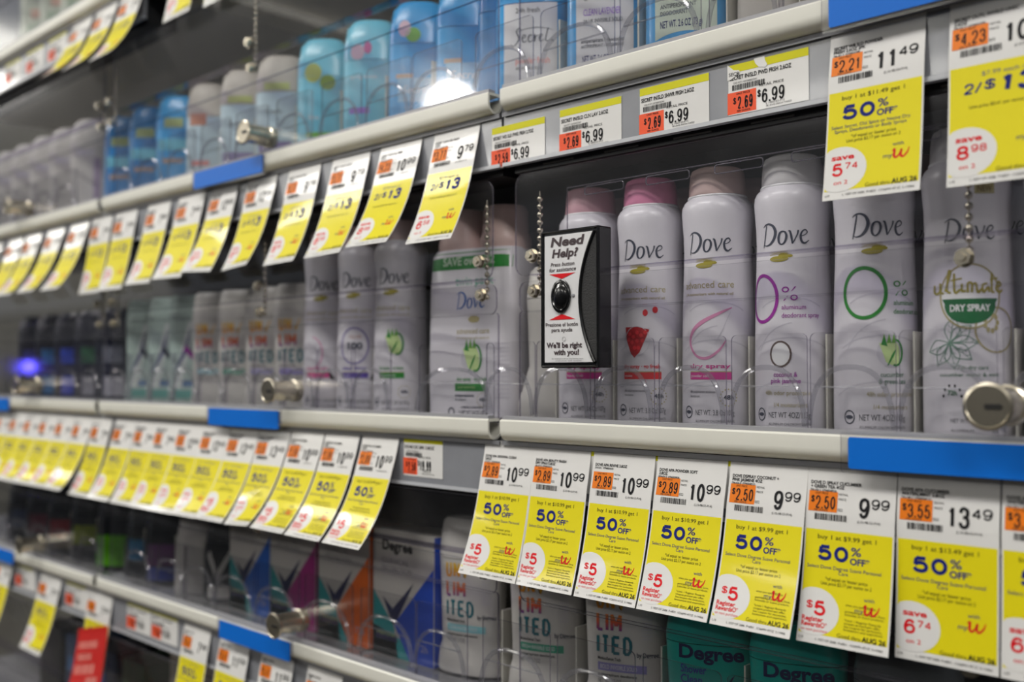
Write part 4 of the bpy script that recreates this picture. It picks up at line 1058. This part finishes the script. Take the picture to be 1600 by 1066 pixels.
for k, x in enumerate((-1112, -1168, -1225)):
    p = Print(); p.quad((-16, 20), (-4, 20), (12, 100), (4, 100), mat('white_swoosh_print', 'dfe6e4', .4), 1); p.stroke([(-14, 40), (-2, 60), (8, 92)], [1, 5, 1], mat('slate_swoosh_print', '6a6f96', .4), 2); p.rect(-14, 22, 12, 30, mat('steel_blue_print', '5d7fa8', .4), 2)
    p.quad((-2, 66), (12, 52), (12, 60), (2, 72), PUR if k == 0 else SLATE, 2); p.rect(-12, 8, 10, 18, mat('soft_teal_print', '6fb0a8', .4), 2)
    stick(x, 602, 34, USM, 108, MINT, MINT, p, 'pale mint bottle with curved stripes, %s from the right on the middle shelf' % ORD[k + 1], G, 'centre', 'deodorant_bottle', 'deodorant bottle')
# plain white bottle behind the call box
HG = [(0, 26, 14, 2.4), (3, 28, 16, 2.4), (14, 28, 16, 2.4), (26, 24, 14, 2.4), (44, 19, 12, 2.2), (80, 20, 13, 2.2), (98, 21, 13, 2.2), (99, 21, 13, 2.2), (120, 18, 11, 2.2), (124, 14, 8, 2)]
stick(-533, 606, 30, HG, 98.5, UW, UW, None, 'plain white waisted bottle, left of the call box at the tray end', None, 'centre', 'deodorant_bottle', 'deodorant bottle')
# teal and charcoal sticks, right bay lower shelf
TEAL = mat('teal_plastic', '11a79a', 0.3, coat=0.2, vary=0.03); CHAR = mat('charcoal_plastic', '4d5254', 0.35, vary=0.04); DNAV = mat('dark_navy_print', '1a1f4e', 0.4)
G = 'teal stick deodorants on the lower right shelf'
TSM = [(z * .72, a, c_, e) for z, a, c_, e in UNL]
for k, (x, a, b_, col) in enumerate(((-384, 'Shower', 'Clean', mat('cobalt_print', '2a3f9e', .4)), (-318, 'Sheer', 'Powder', mat('rose_print', 'c04a8a', .4)))):
    p = Print(); p.text('Degree', -20, 61, 9, DNAV, width=44, bold=.03); p.text(a, -19, 51, 5.4, col, width=18, bold=.02); p.text(b_, -19, 44, 5.4, col, width=15, bold=.02)
    p.text('antiperspirant', -19, 39, 2.4, INK, width=18, bold=.02); p.text('deodorant', -19, 36, 2.4, INK, width=13, bold=.02)
    p.quad((-14, 30), (-4, 20), (-2, 12), (-8, 18), DNAV, 2); p.quad((-4, 20), (16, 50), (18, 52), (0, 12), DNAV, 2)
    stick(x, 604, 24 - 4 * k, TSM, 72, TEAL, TEAL, p, 'teal stick deodorant reading %s %s under the coupon tags' % (a, b_), G, 'lower')
p = Print(); p.text('Degree', -20, 61, 9, DNAV, width=42, bold=.03); p.text('ULTRACLEAR', -18, 53, 4, INK, width=34, bold=.01); p.quad((-14, 42), (-4, 28), (-2, 20), (-8, 30), DNAV, 2); p.quad((-4, 28), (12, 50), (14, 52), (0, 20), DNAV, 2)
stick(-246, 604, 18, TSM, 72, CHAR, CHAR, p, 'charcoal stick deodorant reading ULTRACLEAR under the coupon tags', None, 'lower')

# cartons, middle bay lower shelf
BEI = mat('pale_grey_carton', 'c6c2bc', 0.4, coat=0.15); CT = mat('carton_teal_print', '18999c', .4)
G = 'clinical cartons with a dark check mark'
for k, (xr, col, hexc, nm) in enumerate(((-651, 'deep_blue_print', '1048c0', 'deep blue'), (-741, 'orange_print', 'e8690f', 'orange'), (-826, 'plum_print', 'a8207e', 'plum'), (-907, 'azure_print', '1763c8', 'azure'))):
    cm = mat(col, hexc, .35, coat=.1); w = 84 if k == 0 else 80; h = 114
    mb = MB(); mb.box(0, w, 0, 36, 0, h, BEI, 0.6)
    mb.box(w - .2, w + .15, 0.6, 35.4, 0.6, h - 1, cm)
    p = Print(); q = lambda *a, **kk: p.quad(*a, **kk)
    p.quad((.4, .4), (.4, 58), (30, 28), (36, .4), CT, 1); p.quad((.4, .4), (w - .4, .4), (w - .4, 8), (.4, 26), CT, 1)
    p.poly([(w - .4, 86), (w - .4, .4), (w * .62, .4), (w * .36, 30)], cm, 2)
    p.poly([(2, 46), (w * .36, 22), (w * .42, 31), (8, 62)][:0] or [(4, 14), (w * .42, 14), (w * .40, 20), (4, 20)], DNAV, 3)
    p.poly([(w * .17, 53), (w * .335, 44), (w * .355, 30), (w * .33, 30)], DNAV, 3); p.poly([(w * .33, 30), (w * .34, 44), (w * .68, 70), (w * .38, 30)], DNAV, 3)
    p.text('Degree', w * .16, 96, 9, INK, width=w * .50, bold=.03); p.text('CLINICAL', w * .15, 84, 4.6, mat('warm_grey_print', '8d8a86', .5), width=w * .46); p.text('PROTECTION', w * .15, 77, 4.6, mat('warm_grey_print', '8d8a86', .5), width=w * .50)
    p.text('antiperspirant', 6, 18.6, 3, LIME, width=26, lv=5); p.text('72h', w * .74, 12, 6, mat('faint_print', 'b0a8b8', .4), width=14, lv=4)
    p.lay(mb, on_front(0))
    o = mb.build('carton', loc=world(xr - w, 584, LEV['lower'] - 2.6))
    tag(o, 'pale carton with dark check mark and %s right side, lower shelf' % nm, 'deodorant carton', G)

# blue sticks, upper shelf
SBLU = mat('sky_blue_plastic', '2f9fe0', 0.3, coat=0.2, vary=0.04); DBLU = mat('strong_blue_plastic', '0f7cc0', 0.3, coat=0.2, vary=0.04); CYA = mat('light_cyan_plastic', '6fc6e0', 0.3, coat=0.2, vary=0.04)
LABW = mat('label_white', 'dedee2', .4); LABB = mat('label_ice_blue', 'c3dbe6', .4)
SEC = [(0, 28, 15, 2.5), (2, 31.5, 18, 2.5), (8, 32.5, 19, 2.5), (17, 31.5, 18, 2.6), (40, 31, 17.5, 2.8), (84, 31, 17.5, 2.8), (86, 31, 17.5, 2.8), (100, 30.4, 17, 2.8), (118, 27, 15, 2.5), (125, 20, 11, 2.2)]
def seclab(z0, z1, lab, lines):
    p = Print()
    nU = 12
    us = np.linspace(-22, 22, nU + 1)
    P = []; F = []
    for j in range(7):
        for u in us:
            lo = z0 + 4.5 * (1 - (u / 22) ** 2); P.append((u, lo + (z1 - lo) * j / 6))
    for j in range(6):
        for i in range(nU):
            a = j * (nU + 1) + i; F.append((a, a + 1, a + nU + 2, a + nU + 1))
    p.put(P, F, lab, 0)
    for (t_, u, v, h, w_, m_) in lines: p.text(t_, u, v, h, m_, width=w_, bold=.012)
    return p
LAV = mat('lavender_print', '9a6fd0', .4); CORAL = mat('coral_print', 'e8908a', .4)
G = 'blue stick deodorants on the upper right shelf'
QR = [(16, 4)]
p = seclab(-1, 84, LABW, (('powder fresh', -12, 34, 5, 28, CORAL), ('48H INVISIBLE SOLID', -12, 29, 2.4, 22, GREYINK), ('antiperspirant deodorant', -18, 17, 3, 32, SLATE), ('NET WT. 2.7 OZ (76 g)', -16, 8, 4.6, 29, SLATE), ('24h fresh', -12, 76, 4, 20, GREYINK)))
p.script(-15, 50, 13, SLATE)
stick(-552, 604, 34, SEC, 85, SBLU, SBLU, p, 'blue stick with tall white label and script lettering, left end of upper right shelf', G, 'upper')
p = seclab(11, 84, LABW, (('CLEAN LAVENDER', -16, 55, 5, 29, LAV), ('24 HR INVISIBLE SOLID', -16, 49, 3, 30, SLATE), ('antiperspirant / deodorant', -18, 34, 3, 33, SLATE), ('ANTIPERSPIRANT / DEODORANT', -18, 30, 2.4, 33, SLATE), ('NET WT. 2.6 OZ (73 g)', -17, 19, 5, 28, NAVY)))
p.script(-15, 68, 12, SLATE)
stick(-474, 604, 30, SEC, 85, SBLU, SBLU, p, 'blue stick reading CLEAN LAVENDER on the upper right shelf', G, 'upper', foot=(7.5, 13, .5))
p = seclab(20, 84, mat('label_pale_green', 'cfdccb', .4), (('ANTIPERSPIRANT', -18, 42, 3, 26, SLATE), ('DEODORANT', -18, 37, 3, 20, SLATE), ('NET WT. 2.6 OZ (73 g)', -18, 28, 5, 30, NAVY)))
stick(-399, 604, 24, SEC, 85, SBLU, SBLU, p, 'blue stick with pale green label foot on the upper right shelf', G, 'upper', foot=(10, 14, .55))
GB = mat('grey_beige_plastic', 'bdb8b0', .45, vary=.03)
G = 'grey beige sticks on the upper right shelf'
for k, x in enumerate((-333, -281)):
    stick(x, 604, 24, [(z, a * .72, b_ * .9, e) for z, a, b_, e in SEC], 85, GB, GB, None, ('narrow grey beige stick right of the pale green labelled one', 'grey beige stick left of the upper blue label')[k], G, 'upper')
G = 'sticks behind the middle bay door on the upper shelf'
SS = [(z, a * .90, b_ * .95, e) for z, a, b_, e in SEC]
FL = mat('floral_print', 'd6b8c8', .5)
specs = [(-577, DBLU, None, 'strong blue stick at the door joint, half behind the white end'),
 (-630, SBLU, 'a', 'blue stick with white glare stripe, first left of the joint'), (-695, SBLU, 'b', 'blue stick with green leaf print, second left of the joint'),
 (-765, CYA, 'c', 'light cyan stick with floral print and violet bar'), (-843, CYA, 'd', 'light cyan stick with lime slices'),
 (-921, LABB, 'e', 'pale icy stick with violet foot, right of the lock'), (-995, LABB, 'f', 'pale icy stick above the blue label'),
 (-1072, LABB, 'g', 'pale icy stick with orange red patches'), (-1147, SBLU, 'h', 'blue stick with tan patch, left of the icy sticks'),
 (-1222, DBLU, 'i', 'strong blue stick third from the far left joint'), (-1293, DBLU, 'j', 'teal blue stick at the far left joint')]
for k, (x, m_, kind, lab) in enumerate(specs):
    p = Print()
    if kind in ('a', 'b'):
        p.rect(-18, 30, 18, 52, mat('pale_blue_print', '8fc0e4', .4), 0); p.text('Secret', -14, 38, 7, LABW, width=26, shear=.2); p.rect(-20, 52, -4, 56, mat('tan_print', 'b89a86', .5), 1)
        if kind == 'b': p.disc(-4, 92, 7, 7, LEAF, 1, 12, 2); p.disc(-12, 98, 6, 8, FL, 1, 12, 2)
    if kind == 'c': p.disc(-12, 92, 7, 8, FL, 1, 12, 2); p.disc(-2, 96, 4, 6, mat('pink_floral_print', 'c05a96', .5), 1, 12, 2); p.rect(-20, 32, 0, 38, LAV, 1); p.text('spring breeze', -19, 66, 4, LABW, width=26)
    if kind == 'd': p.disc(-9, 88, 9, 10, mat('olive_lime_print', 'b4c25a', .5), 1, 16, 2); p.disc(6, 78, 8, 8, mat('dark_lime_print', '7fa02a', .5), 1, 16, 2); p.rect(-16, 22, 12, 27, LEAF, 1); p.text('lime', -14, 40, 5, LABW)
    if kind in ('e', 'f'): p.rect(-22, 16, 14, 30, mat('muted_violet_print', '8c7fb0', .5), 1); p.rect(-16, 86, 12, 94, mat('pale_lime_patch', 'b9c47a', .5), 1); p.text('fresh', -14, 60, 6, GREYINK)
    if kind == 'g': p.rect(-20, 74, 0, 88, mat('faded_orange_print', 'c98a72', .5), 1); p.rect(-18, 26, 4, 32, CORAL, 1)
    if kind in ('h', 'i', 'j'): p.rect(-14, 84, 10, 96, mat('yellow_green_patch', 'a8b878', .5), 1); p.rect(-16, 40, 10, 46, mat('tan_print', 'b89a86', .5), 1); p.rect(-22, 56, 20, 70, CYA, 1)
    stick(x, 604, 42, SS, 85, m_, m_ if kind not in ('e', 'f', 'g') else GB, p, lab + ', upper shelf', G, 'upper', foot=(7.5, 12, .5) if kind in ('b', 'c', 'h', 'i') else None)
G = 'white bottles with purple stripes on the far left upper shelf'
WB = mat('soft_white_plastic', 'c9c6c4', .45, vary=.03)
for k in range(5):
    p = Print(); p.rect(8, 20, 18, 84, mat('mauve_stripe_print', 'a596b0', .5), 1); p.rect(-16, 88, 10, 96, PALE, 1)
    stick(-1395 - 74 * k, 604, 42, [(z * 1.12, a, b_, e) for z, a, b_, e in SEC], 98, WB, WB, p, 'white bottle with mauve stripe, %s from the right on the far left upper shelf' % ORD[k + 1], G, 'upper', 'deodorant_bottle', 'deodorant bottle')
G = 'pale green pouches on the far left top shelf'
PG = mat('pale_sage_plastic', 'bcc4b6', .45, vary=.05)
for k in range(5):
    p = Print(); p.rect(-14, 30, 6, 50, mat('sage_patch', '96ab96', .5), 1); p.rect(-8, 60, 14, 74, mat('salmon_patch', 'd0a596', .5), 1)
    stick(-1285 - 76 * k, 604, 42, SEC, 85, PG, PG, p, 'pale sage stick on the top shelf, %s from the right' % ORD[k + 1], G, 'top')
# dark bottles: far left middle shelf, lower shelf left
NAVYP = mat('dark_navy_plastic', '1b2136', .3, coat=.2); INKP = mat('blue_black_plastic', '151b24', .3, coat=.2)
G = 'dark bottles on the far left middle shelf'
for k, (c1, c2) in enumerate((('grey_blue_print', '6a6e7c'), ('strong_green_patch', '2c6a4a'), ('vivid_blue_patch', '2f4fd8'), ('aqua_blue_patch', '2a78b8'), ('deep_indigo_patch', '2a2f86'))):
    p = Print(); p.rect(-16, 52, 12, 74, mat(c1, c2, .4), 1); p.rect(-14, 8, 14, 34, mat('pale_foot_print', 'a9a8b2', .4) if k < 2 else mat(c1, c2, .4), 1)
    stick(-1305 - 68 * k, 604, 42, SEC, 85, NAVYP, NAVYP, p, 'dark navy stick with coloured patch, %s from the right on the far left middle shelf' % ORD[k + 1], G, 'centre')
G = 'dark gel bottles on the lower shelf'
gel = [(-1020, 'W', 'dark stick with white check beside the azure carton'), (-1085, 'w', 'plain pale bottle between dark sticks on the lower shelf'), (-1165, '6a3a70', 'dark bottle with purple middle and blue foot, lower shelf'), (-1215, '2a6f9a', 'dark bottle with cyan patch right of the far left joint, lower shelf'),
       (-1300, '5fae1a', 'dark bottle with bright green gel foot'), (-1385, '8a9a2a', 'dark bottle with small olive green patch'), (-1462, 'a02a32', 'dark bottle with red patch near the lock'), (-1540, '7a3040', 'dark bottle with dull red patch, lower far left'), (-1615, '3a4a6a', 'dark bottle at the left picture edge, lower shelf')]
GSEC = [(0, 28, 16, 2.5), (3, 30, 18, 2.5), (30, 30, 18, 2.5), (46, 29, 17, 2.5), (66, 27, 16, 2.4), (68, 27, 16, 2.4), (88, 24, 14, 2.3), (96, 18, 10, 2.2)]
for x, c_, lab in gel:
    p = Print(); bm = INKP
    if c_ == 'w': bm = UW
    elif c_ == 'W':
        p.quad((-22, 52), (-12, 30), (-9, 34), (-18, 58), UW, 1); p.quad((-12, 30), (10, 66), (14, 66), (-9, 22), UW, 1); p.rect(-20, 2, 22, 18, UW, 1)
    else:
        m_ = mat('gel_' + {'6a3a70': 'purple', '2a6f9a': 'cyan', '5fae1a': 'green', '8a9a2a': 'olive', 'a02a32': 'red', '7a3040': 'dull_red', '3a4a6a': 'slate'}[c_], c_, .25, coat=.3)
        if c_ == '5fae1a': p.rect(-25, 4, 25, 44, m_, 1, 14, 4)
        else: p.rect(-20, 22, 16, 48, m_, 1, 12, 4)
        if c_ == '6a3a70': p.rect(-20, 4, 18, 20, mat('gel_blue_foot', '2a3f9a', .3), 1, 12, 2)
        p.stroke([(-14, 90), (-17, 70), (-18, 50)], [1, 2.4, 1], mat('painted_grey_glint', '5a6068', .3), 1)  # highlight painted as a grey stroke down the bottle side
    stick(x, 604, 40, GSEC, 67, bm, bm, p, lab, G, 'lower', 'gel_bottle', 'deodorant bottle')
# bottom shelf, dim
G = 'boxes on the bottom shelf'
for k, (x, w, m_, lab) in enumerate(((-1130, 150, mat('taupe_carton', '8d857c', .5), 'large taupe carton on the bottom shelf'), (-1255, 60, mat('deep_green_carton', '24402a', .4), 'dark green carton on the bottom shelf'), (-1345, 70, NAVYP, 'navy carton left of the dark green one, bottom shelf'), (-1430, 70, mat('muted_blue_carton', '2c4a70', .4), 'muted blue carton on the bottom shelf'), (-1520, 70, INKP, 'black carton at the bottom left, bottom shelf'))):
    mb = MB(); mb.box(0, w, 0, 60, 0, 190 if k == 0 else 150, m_, 1.5)
    p = Print(); p.rect(w * .1, 100, w * .6, 120, mat('dim_print_%d' % k, ('8d857c', '5f8a3a', '44507a', '4a78a8', '3a3a44')[k], .5), 1) if k else None
    p.lay(mb, on_front(0))
    tag(mb.build('carton', loc=world(x, 590, LEV['bottom'] - 2.6)), lab, 'carton', G)
